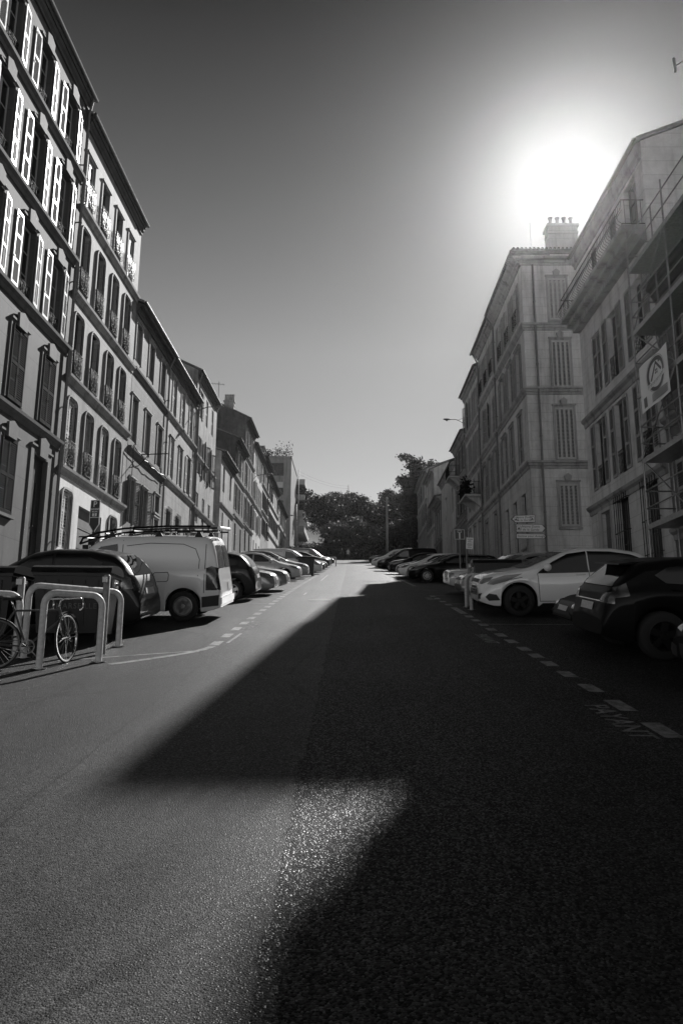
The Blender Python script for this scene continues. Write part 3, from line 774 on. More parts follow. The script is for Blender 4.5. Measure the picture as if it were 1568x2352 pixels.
# --- apartment building at the top of the street
def apartments():
    z0 = zg(128)-1; t = thing('apartment_building', 'modern flat roofed apartment block with side balconies and a planted roof terrace', 'apartment building', (XL, 131.5, z0))
    H = 38.2-z0; b = MB(); b.box(-14, -.2, 0, 14, 0, H); b.box(-14.1, -.1, -.12, 14.1, H+.002, H+.35)
    b.build('wall', M['wall_concrete'], t)
    b = MB(); b.box(-14, -.6, 14.02, 32, 0, H+1.6); b.build('rear_wing', M['wall_rough'], t)
    fl = (38.2-20)/5
    for k in range(5):
        zz = 20.2+k*fl-z0
        w = inst('aptwin', lambda: frame_mesh(2.6, 2.5, M['frame_dark'], 1), 'window', t, (-2.9, -.05, zz), -PI/2)
        inst('aptpane', lambda: pane_mesh(2.6, 2.5, M['pane']), 'pane', w, (0, 0, 0))
        if k % 2: inst('aptblind', lambda: pane_mesh(2.6, 1.2, M['blind']), 'blind', w, (.02, 0, 1.3))
        w2 = inst('aptwin2', lambda: frame_mesh(1.6, 2.0, M['frame_dark'], 1), 'window', t, (-9.2, -.05, zz+.2), -PI/2)
        inst('aptpane2', lambda: pane_mesh(1.6, 2.0, M['pane']), 'pane', w2, (0, 0, 0))
    for k in range(6):
        zz = 20.0+k*(39.8-20)/6-z0
        b = MB(); b.box(-.595, 1.5, 14.3, 31.5, zz, zz+.2); b.box(1.35, 1.5, 14.3, 31.5, zz+.2, zz+1.15)
        b.box(-.55, 1.35, 14.3, 14.45, zz+.2, zz+1.15)
        b.build('balcony', M['wall_light'], t)
    b = MB(); b.box(-13, -6, 3, 12, H+.36, H+3.0); b.box(-13.4, -5.6, 2.6, 12.4, H+3.001, H+3.25); b.build('penthouse', M['wall_grey'], t)
    b = MB()
    b.tube([(-13.6, .1, H+1.3), (-.5, .1, H+1.3), (-.5, 13.5, H+1.3)], .04, 6)
    for i in range(28): b.tube([(-13.6+i*.485, .1, H+.34), (-13.6+i*.485, .1, H+1.3)], .02, 4)
    b.build('railing', M['iron'], t)
    for x, s in ((-11.5, 1.2), (-9.3, .9), (-7, .7), (-4.6, 1.0), (-2.9, 1.5), (-1.3, 1.9)):
        r = random.Random(int(x*10)); b = MB()
        for i in range(130):
            p = Vector((r.gauss(0, .42*s), r.gauss(0, .4), .3+abs(r.gauss(0, .62*s)))); a = Vector((r.gauss(0,1), r.gauss(0,1), r.gauss(0,1))).normalized()*.16; c = a.cross(Vector((r.gauss(0,1), r.gauss(0,1), 1))).normalized()*.13
            b.q(p-a, p+c, p+a, p-c)
        b.build('terrace_plant', M['leaf_mid'], t, (x, 1.0, H+.35))
apartments()

# --- right row (in shade)
N, NU, nz0 = house('townhouse', 'shaded townhouse on the near right with a curved iron balcony under its roof', 1, XR, 21.15, 28.28, 18.45, 'wall_cream',
  [R_(15.75, 17.7, 1.0, [22.3, 24.2, 26.3], 'plain', fmat='frame_dark'),
   R_(11.6, 14.1, .98, [26.55], 'shut', smat='shutter_grey', panel=3), R_(11.55, 14.1, .95, [24.75, 22.4], 'open', smat='shutter_grey', panel=3, rail=.85, rout=-.02),
   R_(7.95, 10.6, .85, [26.75, 24.65, 22.4], 'open', smat='shutter_grey', panel=3, rail=.85, rout=-.02, fmat='frame_dark'),
   R_(4.2, 6.95, .95, [26.6], 'door', surround=(.28, 0), sumat='trim_pale', dmat='wall_grey'), R_(4.6, 7.2, 1.1, [24.95, 22.55], 'plain', grille=True, fmat='frame_dark')],
  over=.18, bands=(11.05, 7.4), rise=2.6, depth=13, cornice='trim')
def nbalcony():
    u0, u1 = .05, 7.0; z = 15.45-nz0
    b = MB(); b.box(.0, .80, u0, u1, z-.16, z); b.box(0, .55, u0, u1, z-.34, z-.161); b.box(0, .3, u0, u1, z-.55, z-.341)
    sl_ = b.build('balcony', M['trim'], N)
    r = MB(); x = .74
    for zz in (.06, .92): r.tube([(0, u0+.04, z+zz), (x, u0+.04, z+zz), (x, u1-.04, z+zz), (0, u1-.04, z+zz)], .018, 6)
    r.tube([(x, u0+.04, z+.55), (x, u1-.04, z+.55)], .01, 5)
    n = 46
    for i in range(n+1):
        u = u0+.06+(u1-u0-.12)*i/n
        r.tube([(x, u, z+.06), (x+.13, u, z+.16), (x+.17, u, z+.32), (x+.10, u, z+.5), (x, u, z+.66), (x, u, z+.92)], .009, 5)
    for i in range(4): 
        for uu in (u0+.05, u1-.05): r.tube([(.1+.18*i, uu, z+.06), (.1+.18*i, uu, z+.92)], .009, 5)
    r.build('railing', M['iron'], sl_)
nbalcony()
N2, _, _ = house('low_house', 'lower house behind the scaffold at the right edge of the picture', 1, XR, 10.2, 21.1, 13.2, 'wall_grey',
  [R_(9.3, 11.6, .95, [19.6, 17.2, 14.6, 12], 'open', smat='shutter_grey', panel=3), R_(5.6, 8.0, .95, [19.6, 17.2, 14.6, 12], 'open', smat='shutter_grey', panel=3), R_(3.2, 5.0, 1.0, [19.4, 14.2], 'plain', grille=True, fmat='frame_dark')], over=.3, bands=(8.7, 5.3), rise=2.0)

def corner_house():
    cy = [39.1, 41.25, 43.4]
    t, U, z0 = house('corner_house', 'grand pale corner house with stone bands, a chimney and shuttered side wall', 1, XR, 37.3, 45.15, 23.95, 'ashlar',
      [R_(20.3, 22.7, .95, cy, 'open', smat='shutter_grey', panel=3, rail=.95, rout=.1), R_(16.25, 18.9, .95, cy, 'open', smat='shutter_grey', panel=3, surround=(.12, 0)), R_(12.2, 15.0, .95, cy, 'open', smat='shutter_grey', panel=3, surround=(.12, 0)),
       R_(7.4, 10.4, .95, cy, 'plain', fmat='frame_dark', sill=True)], over=.58, bands=(19.75, 16.0, 11.85), rise=1.1, depth=14, pipe=44.9, cornice='trim', roof='hip')
    L = 7.85
    # the wall facing the camera: local y = L, local x runs from 0 back into the block
    for (zb, zt) in ((20.0, 22.5), (16.0, 18.75), (11.95, 14.85), (8.3, 10.6)):
        for xx in (-1.95, -6.2):
            w = inst(('csh', zb), lambda: surround_mesh(.98, zt-zb, .12, 0, M['trim'], .05, False), 'window', t, (xx, L, zb-z0), PI/2)
            for i4 in range(4):
                shutter(w, (.012, -.488+i4*.244, 0), .242, zt-zb, 'shutter_stone', 0, 1, .075)
            k = MB(); k.prism([(-.14, zt-zb+.16), (.14, zt-zb+.16), (.2, zt-zb+.42), (0, zt-zb+.58), (-.2, zt-zb+.42)], 'x', 0, .1)
            k.build('keystone', M['trim'], w); k = MB(); k.box(0, .1, -.62, .62, -.16, -.04); k.build('sill', M['trim'], w)
    for zt in (19.75, 16.0, 11.85, 23.7):
        b = MB(); z = zt-z0; d = .19 if zt < 23 else .34
        for a, c, e in ((-.40, -.26, .06), (-.259, -.12, .12), (-.119, .0, d)): b.box(-14, e-.003, L-.02, L+e, z+a, z+c)
        b.build('string_course', M['trim'], t)
    b = MB(); b.tube([(-.62, L+.1, 23.3-z0), (-.62, L+.1, 7.0-z0), (-.9, L+.12, 6.6-z0), (-.9, L+.12, .3)], .06, 8)
    for zz in (21, 17.3, 13.2, 9): b.lathe([(.075, zz-z0), (.075, zz-z0+.08)], 8, c=(-.62, L+.1, 0))
    b.build('downpipe', M['zinc'], t, smooth=True, ang=40)
    c = MB(); zr = 23.75-z0; x0, x1 = -3.3, -1.68
    c.box(x0, x1, L-.75, L+.0, zr+.01, zr+2.0); c.box(x0-.1, x1+.1, L-.85, L+.1, zr+2.0, zr+2.16); c.box(x0-.05, x1+.05, L-.8, L+.05, zr+1.55, zr+1.68)
    ch = c.build('chimney', M['ashlar'], t)
    for i in range(4):
        p = MB(); p.lathe([(.11, 0), (.13, .08), (.1, .16), (.1, .5), (.15, .56), (.15, .62), (.09, .62), (.09, .2)], 12); p.build('chimney_pot', M['trim'], ch, (x0+.22+i*.39, L-.37, zr+2.15), smooth=True, ang=40)
    a = MB(); a.tube([(-.9, L-1.0, zr+.2), (-.9, L-1.0, zr+2.9)], .016, 5); a.build('antenna', M['steel'], t)
corner_house()
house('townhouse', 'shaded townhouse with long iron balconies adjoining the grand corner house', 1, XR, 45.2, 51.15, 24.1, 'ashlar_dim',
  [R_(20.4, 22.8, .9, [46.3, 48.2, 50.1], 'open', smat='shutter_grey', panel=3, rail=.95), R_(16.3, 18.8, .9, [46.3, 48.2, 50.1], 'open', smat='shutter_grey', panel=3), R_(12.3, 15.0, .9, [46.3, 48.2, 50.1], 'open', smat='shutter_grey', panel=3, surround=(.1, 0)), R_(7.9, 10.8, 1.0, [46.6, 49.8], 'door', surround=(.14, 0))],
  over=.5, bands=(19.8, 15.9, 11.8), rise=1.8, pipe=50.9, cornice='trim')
def rbalcony(t, U, z0, Yc, z, w, plants=False, out=.95):
    u = U(Yc); zz = z-z0; b = MB()
    b.box(0, out, u-w/2, u+w/2, zz-.14, zz); 
    for s in (-1, 1): b.prism([(0, zz-.14), (out*.85, zz-.141), (out*.5, zz-.4), (0, zz-.85)], 'y', u+s*w*.36-.12, u+s*w*.36+.12)
    sl_ = b.build('balcony', M['trim_pale'], t); r = MB()
    for h in (.06, .98): r.tube([(0, u-w/2+.04, zz+h), (out-.05, u-w/2+.04, zz+h), (out-.05, u+w/2-.04, zz+h), (0, u+w/2-.04, zz+h)], .02, 6)
    n = int(w/.11)
    for i in range(n+1):
        y = u-w/2+.05+(w-.1)*i/n; r.tube([(out-.05, y, zz+.06), (out-.05, y, zz+.98)], .011, 5)
    for i in range(7):
        for y in (u-w/2+.04, u+w/2-.04): r.tube([(out*i/7, y, zz+.06), (out*i/7, y, zz+.98)], .011, 5)
    for i in range(int(w/.4)):
        cy = u-w/2+.2+.4*i; r.tube([(out-.05, cy+.15*cos(a), zz+.52+.2*sin(a)) for a in np.linspace(0, 2*PI, 13)], .012, 5)
    r.build('railing', M['iron'], sl_)
    if plants:
        rr = random.Random(5); p = MB()
        for i in range(420):
            q = Vector((rr.gauss(out-.25, .17), rr.uniform(u-w/2, u+w/2), zz+.2+abs(rr.gauss(.35, .45)))); a = Vector((rr.gauss(0,1), rr.gauss(0,1), rr.gauss(0,1))).normalized()*.12; c = a.cross(Vector((rr.gauss(0,1), rr.gauss(0,1), 1))).normalized()*.09
            p.q(q-a, q+c, q+a, q-c)
        p.build('plant', M['leaf_dark'], sl_)
t, U, z0 = house('townhouse', 'shaded townhouse with a planted balcony on two stone brackets', 1, XR, 51.2, 58.15, 23.2, 'wall_light',
  [R_(19.7, 22.0, .9, [52.5, 54.7, 56.9], 'open', smat='shutter_grey', panel=2), R_(16.2, 18.5, .9, [52.5, 54.7, 56.9], 'open', smat='shutter_grey', panel=2), R_(12.9, 15.2, .9, [52.5, 54.7, 56.9], 'open', smat='shutter_grey', panel=2, fmat='frame_dark'), R_(8.6, 11.4, 1.0, [52.4, 54.6, 56.8], 'door', dmat='wall_grey', surround=(.12, 0))],
  over=.35, bands=(19.2, 15.8, 12.2), rise=1.8, cornice='trim')
rbalcony(t, U, z0, 53.4, 13.35, 2.9, True, 1.15)
t, U, z0 = house('townhouse', 'lower shaded townhouse with an iron balcony and two roof chimneys', 1, XR, 58.2, 64.5, 20.3, 'wall_grey',
  [R_(17.3, 19.4, .9, [59.6, 61.4, 63.2], 'open', smat='shutter_grey', panel=2), R_(13.6, 16, .9, [59.6, 61.4, 63.2], 'open', smat='shutter_grey', panel=2), R_(9.6, 12, .9, [59.8, 62.8], 'door', dmat='wall_grey')],
  over=.35, bands=(16.9, 13), rise=1.4, cornice='trim', chimney=((-1.2, 59.0, .9, .9, 1.3, 2), (-1.2, 63.2, .7, .8, .9, 2)))
rbalcony(t, U, z0, 62.9, 17.2, 2.4, False, .95)
house('low_house', 'plain low house with a big blank wall, one square window and a shallow gable', 1, XR, 64.55, 74.4, 19.4, 'wall_light',
  [R_(14.8, 17.2, 1.1, [66.3, 71], 'plain', fmat='frame_dark'), R_(10.6, 13.2, .7, [66, 67.6, 71], 'plain', fmat='frame_dark')], over=.3, rise=1.6, cornice='trim')
house('low_house', 'small house with a deep eave and tall pale shutters in the far right row', 1, XR, 74.45, 80.6, 18.3, 'wall_grey',
  [R_(14.2, 17.0, .9, [75.8, 77.6, 79.4], 'shut', smat='shutter_white', panel=2), R_(11.8, 13.4, .9, [76, 79], 'door')], over=.7, bands=(13.9,), rise=1.2, cornice='trim')
house('townhouse', 'tall pale gabled house second from the far end of the right row', 1, XR, 80.65, 88.1, 22.9, 'wall_light',
  [R_(z, z+2.3, .9, [82, 84.4, 86.8], 'open', smat='shutter_grey', panel=2) for z in (19.9, 16.5, 13.3)], over=.45, bands=(19.4, 16), rise=2.4, cornice='trim')
house('townhouse', 'last pale house on the right beside the dark trees', 1, XR, 88.15, 101, 24.8, 'wall_light',
  [R_(z, z+2.3, .9, [89.6, 92.2, 94.8, 97.4, 99.6], 'open', smat='shutter_grey', panel=2) for z in (21.6, 18.2, 15)], over=.45, bands=(21, 17.6), rise=2.0, cornice='trim')

# ---------------------------------------------------------------- cars
def smooth_fn(pts, sig=.05, n=600):
    xs = np.array([p[0] for p in pts], float); zs = np.array([p[1] for p in pts], float)
    g = np.linspace(xs[0], xs[-1], n); v = np.interp(g, xs, zs)
    k = max(1, int(3*sig/((xs[-1]-xs[0])/n))); ker = np.exp(-.5*((np.arange(-k, k+1)*(xs[-1]-xs[0])/n)/sig)**2); ker /= ker.sum()
    vp = np.concatenate([2*v[0]-v[k:0:-1], v, 2*v[-1]-v[-2:-k-2:-1]])
    sm = np.convolve(vp, ker, 'valid')
    return lambda s: float(np.interp(s, g, sm))
def car_body(sp):
    L, Wd = sp['L'], sp['W']; top = smooth_fn(sp['top'], sp.get('sig', .05)); belt0 = smooth_fn(sp['belt'], .06)
    cb = sp.get('clear', .2); r = sp['r']; ra = r+.055; wp = sp['wheels']; tum = sp.get('tum', .30); ends = sp.get('ends', .75); pin = sp.get('pin', .2)
    st = set(np.round(np.linspace(0, L, sp.get('n', 70)), 4)) | {.015, .04, .08, L-.015, L-.04, L-.08}
    for w in wp:
        for k in (-1, -.985, -.95, -.85, -.7, -.5, -.25, 0, .25, .5, .7, .85, .95, .985, 1): st.add(round(w+k*ra, 4))
        st.add(round(w-ra-.004, 4)); st.add(round(w+ra+.004, 4))
    st = sorted(s for s in st if 0 <= s <= L)
    rings = []; info = []
    for s in st:
        e = min(s, L-s); f = max(0, 1-e/ends); w = Wd/2*(1-pin*f**2.4)-(.02 if e < .012 else 0)
        T = top(s)-(.03 if e < .01 else 0); B = min(belt0(s), T-.012); b = cb+.10*max(0, 1-e/.35)**1.5
        for q in wp:
            d = abs(s-q)
            if d <= ra+1e-6: b = max(b, r+math.sqrt(max(0, ra*ra-d*d)))
        b = min(b, B-.1); h = T-B; tm = tum*h
        half = [(0, b), (w-.17, b), (w-.05, b+.01), (w-.012, b+.07), (w, b+(B-b)*.42), (w-.004, b+(B-b)*.66), (w-.02, B-.075), (w-.03, B-.045), (w-.055, B)]
        if h > .12:
            rr = min(.5, .16/h)
            for k in (.3, .6, 1-rr*.8): half.append((w-.055-tm*k, B+h*k))
            half += [(w-.055-tm-.02, B+h*(1-rr*.38)), (w-.055-tm-.075, B+h*(1-rr*.14)), (w-.055-tm-.16, B+h*(1-rr*.04)), ((w-.055-tm)*.5, T-.004), (0, T)]
        else:
            for k in (.12, .25, .4): half.append((w-.055-.22*k, B+h*k*1.2))
            half += [(w-.055-.13, B+h*.66), (w-.055-.2, B+h*.8), (w-.055-.3, B+h*.9), ((w-.05)*.45, T-.003), (0, T)]
        rings.append(half); info.append(s)
    k = len(rings[0]); b = MB(); b.v = []
    for s, h in zip(info, rings):
        x = L/2-s
        b.v += [(x, y, z) for y, z in h]+[(x, -y, z) for y, z in h[-2:0:-1]]
    n = 2*k-2
    for i in range(len(rings)-1):
        for j in range(n):
            j2 = (j+1) % n
            b.f.append((i*n+j, i*n+j2, (i+1)*n+j2, (i+1)*n+j)); b.m.append(1 if (j in (0, 1) or j in (n-1, n-2)) else 0)
    b.f.append(tuple(range(n))); b.f.append(tuple(range((len(rings)-1)*n+n-1, (len(rings)-1)*n-1, -1))); b.m += [0, 0]
    return b
class Skin:
    def __init__(s, b):
        s.t = BVHTree.FromPolygons([Vector(v) for v in b.v], b.f)
    def patch(s, out, poly, view, off=.006, step=.07, thick=0):
        """lay an outline, drawn in one elevation, on to the body skin"""
        P = [Vector(p) for p in poly]; bd = []
        for a, c in zip(P, P[1:]+P[:1]):
            m = max(1, int((c-a).length/step)); bd += [a.lerp(c, i/m) for i in range(m)]
        xs = [p.x for p in bd]; ys = [p.y for p in bd]; inner = []
        for gx in np.arange(min(xs)+step/2, max(xs), step):
            for gy in np.arange(min(ys)+step/2, max(ys), step):
                q = Vector((gx, gy))
                if min((q-p).length for p in bd) < step*.45: continue
                ins = False
                for a, c in zip(bd, bd[1:]+bd[:1]):
                    if (a.y > gy) != (c.y > gy) and gx < (c.x-a.x)*(gy-a.y)/(c.y-a.y)+a.x: ins = not ins
                if ins: inner.append(q)
        nb = len(bd)
        v, e, f, *_ = delaunay_2d_cdt(bd+inner, [(i, (i+1) % nb) for i in range(nb)], [list(range(nb))], 1, 1e-5)
        o, d = {'L': (lambda a, z: Vector((a, 3, z)), Vector((0, -1, 0))), 'R': (lambda a, z: Vector((a, -3, z)), Vector((0, 1, 0))),
                'F': (lambda a, z: Vector((6, a, z)), Vector((-1, 0, 0))), 'B': (lambda a, z: Vector((-6, a, z)), Vector((1, 0, 0))), 'T': (lambda a, z: Vector((a, z, 5)), Vector((0, 0, -1)))}[view]
        pts = []
        for p in v:
            hit = s.t.ray_cast(o(p.x, p.y), d)
            if hit[0] is None: pts.append(None); continue
            nrm = hit[1] if hit[1].dot(d) < 0 else -hit[1]
            pts.append(hit[0]+(nrm*.6-d*.4).normalized()*off)
        faces = [x for x in f if all(pts[i] is not None for i in x)]
        idx = {}; vs = []
        for x in faces:
            for i in x:
                if i not in idx: idx[i] = len(vs); vs.append(pts[i])
        out.add(vs, [tuple(idx[i] for i in x) for x in faces])
    def line(s, out, path, view, wd=.012, off=.004):
        for a, c in zip(path[:-1], path[1:]):
            a, c = Vector(a), Vector(c); t = (c-a).normalized()*.5*wd; nn = Vector((-t.y, t.x))
            s.patch(out, [a-nn, c-nn, c+nn, a+nn], view, off, .12)

def wheel(t, x, y, r, wd, kind, side, dark=False):
    b = MB(); s = 1 if side > 0 else -1; ri = r*.66
    b.lathe([(ri, -wd/2), (r-.03, -wd/2), (r-.008, -wd/2+.025), (r, 0), (r-.008, wd/2-.025), (r-.03, wd/2), (ri, wd/2), (ri-.01, wd/2-.02), (ri-.01, -wd/2)], 28, 'y', closed=True)
    w = b.build('wheel', M['rubber'], t, (x, y, r), smooth=True, ang=50)
    k = MB(); o = s*(wd/2-.012)
    k.lathe([(ri-.002, o-s*.0), (ri-.02, o+s*.006), (ri-.035, o-s*.012), (ri-.04, o-s*.12)], 28, 'y')
    k.mi = 1; k.lathe([(0, o-s*.10), (ri-.03, o-s*.10)], 20, 'y'); k.mi = 0
    n = {'five': 5, 'multi': 10, 'steel': 7, 'twin': 6}[kind]
    for i in range(n):
        a = 2*PI*i/n+.2; ca, sa = cos(a), sin(a); w0, w1 = {'five': (.05, .045), 'multi': (.022, .016), 'steel': (.09, .07), 'twin': (.04, .03)}[kind]
        q = []
        for rr, hw in ((.04, w0), (ri-.02, w1)): q += [(ca*rr-sa*hw, sa*rr+ca*hw), (ca*rr+sa*hw, sa*rr-ca*hw)]
        k.q(*[(p[0], o-s*.012, p[1]) for p in (q[0], q[2], q[3], q[1])])
        for a1, a2 in ((q[0], q[2]), (q[1], q[3])): k.q((a1[0], o-s*.012, a1[1]), (a2[0], o-s*.012, a2[1]), (a2[0], o-s*.06, a2[1]), (a1[0], o-s*.06, a1[1]))
    k.lathe([(0, o+s*.004), (.05, o+s*.002), (.06, o-s*.02)], 14, 'y')
    k.build('rim', [M['steel'] if kind == 'steel' else M['alloy_black'] if dark else M['alloy'], M['underbody']], w, smooth=True, ang=35)

def make_car(name, label, cat, sp, pm, end_x, yc, side, out, group=None, head=0.0):
    """end_x: where the end by the roadway stands; side -1 left row, +1 right row; out: nose towards the road"""
    L = sp['L']; cx = end_x-L/2 if side < 0 else end_x+L/2
    toroad = PI*0 if side < 0 else PI                    # local +x (nose) direction when facing the road
    rz = toroad if out else toroad+PI
    mat = Matrix.Rotation(TILT if yc < 100 else .05, 3, 'X') @ Matrix.Rotation(rz+head, 3, 'Z')
    t = thing(name, label, cat, (cx, yc, zg(yc)), 0, group or 'cars parked along the street', tuple(mat.to_euler()))
    b = car_body(sp); sk = Skin(b)
    body = b.build('body', [M[pm], M['underbody']], t, smooth=True, ang=38)
    X = lambda s: L/2-s
    def part(nm, mat, polys, views, off=.006, parent=None, step=.07, smooth=True):
        o = MB()
        for v in views:
            for p in polys: sk.patch(o, p, v, off, step)
        if o.f: return o.build(nm, M[mat] if isinstance(mat, str) else mat, parent or t, smooth=smooth)
    for v in 'LR':
        for p in sp.get('glass', []): part('side_window', 'car_glass', [[(X(s), z) for s, z in p]], v, .011, step=.045)
        if sp.get('lines'):
            o = MB()
            for p in sp['lines']: sk.line(o, [(X(s), z) for s, z in p], v)
            o.build('door_seams', M['underbody'], t)
        for p in sp.get('handles', []):
            o = MB(); sy = 1 if v == 'L' else -1
            hit = sk.t.ray_cast(Vector((X(p[0]), 3*sy, p[1])), Vector((0, -sy, 0)))
            if hit[0]:
                y = hit[0].y; o.tube([(X(p[0])+.1, y-.005*sy, p[1]), (X(p[0])+.07, y+.03*sy, p[1]), (X(p[0])-.07, y+.03*sy, p[1]+.005), (X(p[0])-.1, y-.005*sy, p[1]+.005)], .014, 6)
                o.build('door_handle', M[sp.get('hmat', pm)], t, smooth=True)
        for nm, mt, polys in sp.get('sidebits', []): part(nm, mt, [[(X(s), z) for s, z in p] for p in polys], v, .013, step=.04)
    for nm, mt, poly in sp.get('front', []): part(nm, mt, [poly], 'F', .011 if nm != 'grille_bar' else .016, step=.05)
    for nm, mt, poly in sp.get('front2', []):
        part(nm, mt, [poly], 'F', .011, step=.04); part(nm, mt, [[(-y, z) for y, z in poly]], 'F', .011, step=.04)
    for nm, mt, poly in sp.get('rear', []): part(nm, mt, [poly], 'B', .011, step=.05)
    for nm, mt, poly in sp.get('rear2', []):
        part(nm, mt, [poly], 'B', .009, step=.05); part(nm, mt, [[(-y, z) for y, z in poly]], 'B', .009, step=.05)
    for nm, mt, poly in sp.get('topbits', []): part(nm, mt, [[(X(s), y) for s, y in poly]], 'T', .008)
    for s in sp['wheels']:
        for sy in (1, -1): wheel(t, X(s), sy*(sp['W']/2-.115), sp['r'], .2, sp.get('rim', 'five'), sy, sp.get('dark_rim', False))
    if sp.get('mirror'):
        s, z = sp['mirror']
        for sy in (1, -1):
            o = MB(); y = sp['W']/2
            o.tube([(X(s), sy*(y-.12), z-.02), (X(s)-.0, sy*(y+.05), z+.0)], .03, 6)
            pr = [(0, .0), (.05, -.05), (.07, -.09), (.06, -.13)]
            o.lathe([(0.0, -.085), (.06, -.075), (.085, -.03), (.09, .03), (.07, .08), (0, .1)], 12, 'y', (X(s)+.02, sy*(y+.11), z+.03))
            m = o.build('mirror', M[pm] if not sp.get('mirror_mat') else M[sp['mirror_mat']], t, smooth=True)
    return t, sk, X, body

def arc(cx, cz, r, a0, a1, k=6): return [(cx+r*cos(a0+(a1-a0)*i/k), cz+r*sin(a0+(a1-a0)*i/k)) for i in range(k+1)]
FRONT_HATCH = dict(front=[('windscreen', 'car_glass', [(-.60, .99), (.60, .99), (.50, 1.36), (-.50, 1.36)]), ('grille', 'trim_black', [(-.42, .28), (.42, .28), (.46, .47), (-.46, .47)]), ('grille', 'trim_black', [(-.34, .60), (.34, .60), (.30, .68), (-.30, .68)]), ('licence_plate', 'plate', [(-.26, .48), (.26, .48), (.26, .585), (-.26, .585)])],
                   front2=[('headlight', 'lamp_glass', [(.42, .60), (.70, .66), (.72, .80), (.60, .78), (.40, .68)]), ('fog_lamp', 'trim_black', [(.50, .30), (.68, .33), (.66, .46), (.52, .43)])])
REAR_HATCH = dict(rear=[('rear_window', 'car_glass', [(-.56, 1.0), (.56, 1.0), (.46, 1.33), (-.46, 1.33)]), ('licence_plate', 'plate', [(-.26, .66), (.26, .66), (.26, .77), (-.26, .77)]), ('bumper_trim', 'trim_black', [(-.62, .24), (.62, .24), (.62, .36), (-.62, .36)])],
                  rear2=[('tail_light', 'tail_glass', [(.50, .76), (.74, .74), (.72, 1.02), (.58, 1.0)])])
HATCH = dict(L=4.05, W=1.74, r=.31, wheels=(.82, 3.36), tum=.34, clear=.19,
    top=[(0, .60), (.06, .70), (.3, .80), (1.0, .96), (1.12, 1.0), (1.9, 1.38), (2.3, 1.45), (3.0, 1.44), (3.55, 1.35), (3.78, 1.16), (3.93, .95), (4.0, .86), (4.05, .6)],
    belt=[(0, .5), (.3, .70), (1.0, .88), (2.4, .94), (3.4, 1.02), (3.8, 1.0), (4.05, .55)],
    glass=[[(1.42, .99), (1.98, 1.30), (2.35, 1.36), (2.37, .99)], [(2.43, .99), (2.41, 1.365), (2.95, 1.35), (3.35, 1.22), (3.22, 1.05)]],
    lines=[[(1.30, .3), (1.28, .9)], [(2.40, .3), (2.40, .96)], [(1.30, .3), (2.95, .3)], [(3.05, .62), (3.3, 1.0)]], handles=[(2.25, .85), (3.1, .88)], mirror=(1.5, 1.0), rim='five',
    sidebits=[('headlight', 'lamp_glass', [[(.10, .62), (.32, .66), (.62, .83), (.28, .78)]]), ('tail_light', 'tail_glass', [[(3.72, .78), (3.95, .78), (3.92, .93), (3.74, 1.02)]])], **FRONT_HATCH, **REAR_HATCH)
def variant(base, **k): 
    d = dict(base); d.update(k); return d
def scaled(base, sl=1, sz=1, **k):
    d = dict(base); d['L'] = base['L']*sl
    for key in ('top', 'belt'): d[key] = [(s*sl, z*sz) for s, z in base[key]]
    d['wheels'] = tuple(w*sl for w in base['wheels'])
    for key in ('glass', 'lines'): d[key] = [[(s*sl, z*sz) for s, z in p] for p in base.get(key, [])]
    d['handles'] = [(s*sl, z*sz) for s, z in base.get('handles', [])]
    d['sidebits'] = [(n, m, [[(s*sl, z*sz) for s, z in p] for p in q]) for n, m, q in base.get('sidebits', [])]
    for key in ('front', 'front2', 'rear', 'rear2'): d[key] = [(n, m, [(y, z*sz) for y, z in p]) for n, m, p in base.get(key, [])]
    if base.get('mirror'): d['mirror'] = (base['mirror'][0]*sl, base['mirror'][1]*sz)
    d.update(k); return d
SALOON = variant(HATCH, L=4.65, W=1.82, r=.32, wheels=(.95, 3.68),
    top=[(0, .52), (.05, .66), (.35, .78), (1.25, .94), (1.4, .98), (2.35, 1.38), (2.75, 1.44), (3.2, 1.42), (4.0, 1.08), (4.15, 1.02), (4.6, .95), (4.65, .6)],
    belt=[(0, .45), (.35, .68), (1.2, .86), (2.8, .94), (4.0, .98), (4.65, .55)],
    glass=[[(1.75, .97), (2.40, 1.29), (2.72, 1.35), (2.72, .98)], [(2.78, .98), (2.78, 1.35), (3.15, 1.33), (3.65, 1.12), (3.5, 1.02)]],
    lines=[[(1.55, .3), (1.55, .9)], [(2.75, .3), (2.75, .95)], [(1.55, .3), (3.3, .3)]], handles=[(2.6, .84), (3.4, .88)], mirror=(1.8, .98),
    sidebits=[('headlight', 'lamp_glass', [[(.08, .58), (.35, .60), (.95, .82), (.42, .76)]])],
    front=[('windscreen', 'car_glass', [(-.64, .97), (.64, .97), (.54, 1.33), (-.54, 1.33)]), ('grille', 'trim_black', [(-.50, .24), (.50, .24), (.56, .42), (.40, .50), (-.40, .50), (-.56, .42)]), ('licence_plate', 'plate', [(-.26, .50), (.26, .50), (.26, .60), (-.26, .60)])],
    front2=[('headlight', 'lamp_glass', [(.46, .58), (.72, .60), (.74, .78), (.6, .74), (.42, .64)]), ('fog_lamp', 'chrome', [(.56, .26), (.74, .29), (.73, .36), (.57, .33)])])
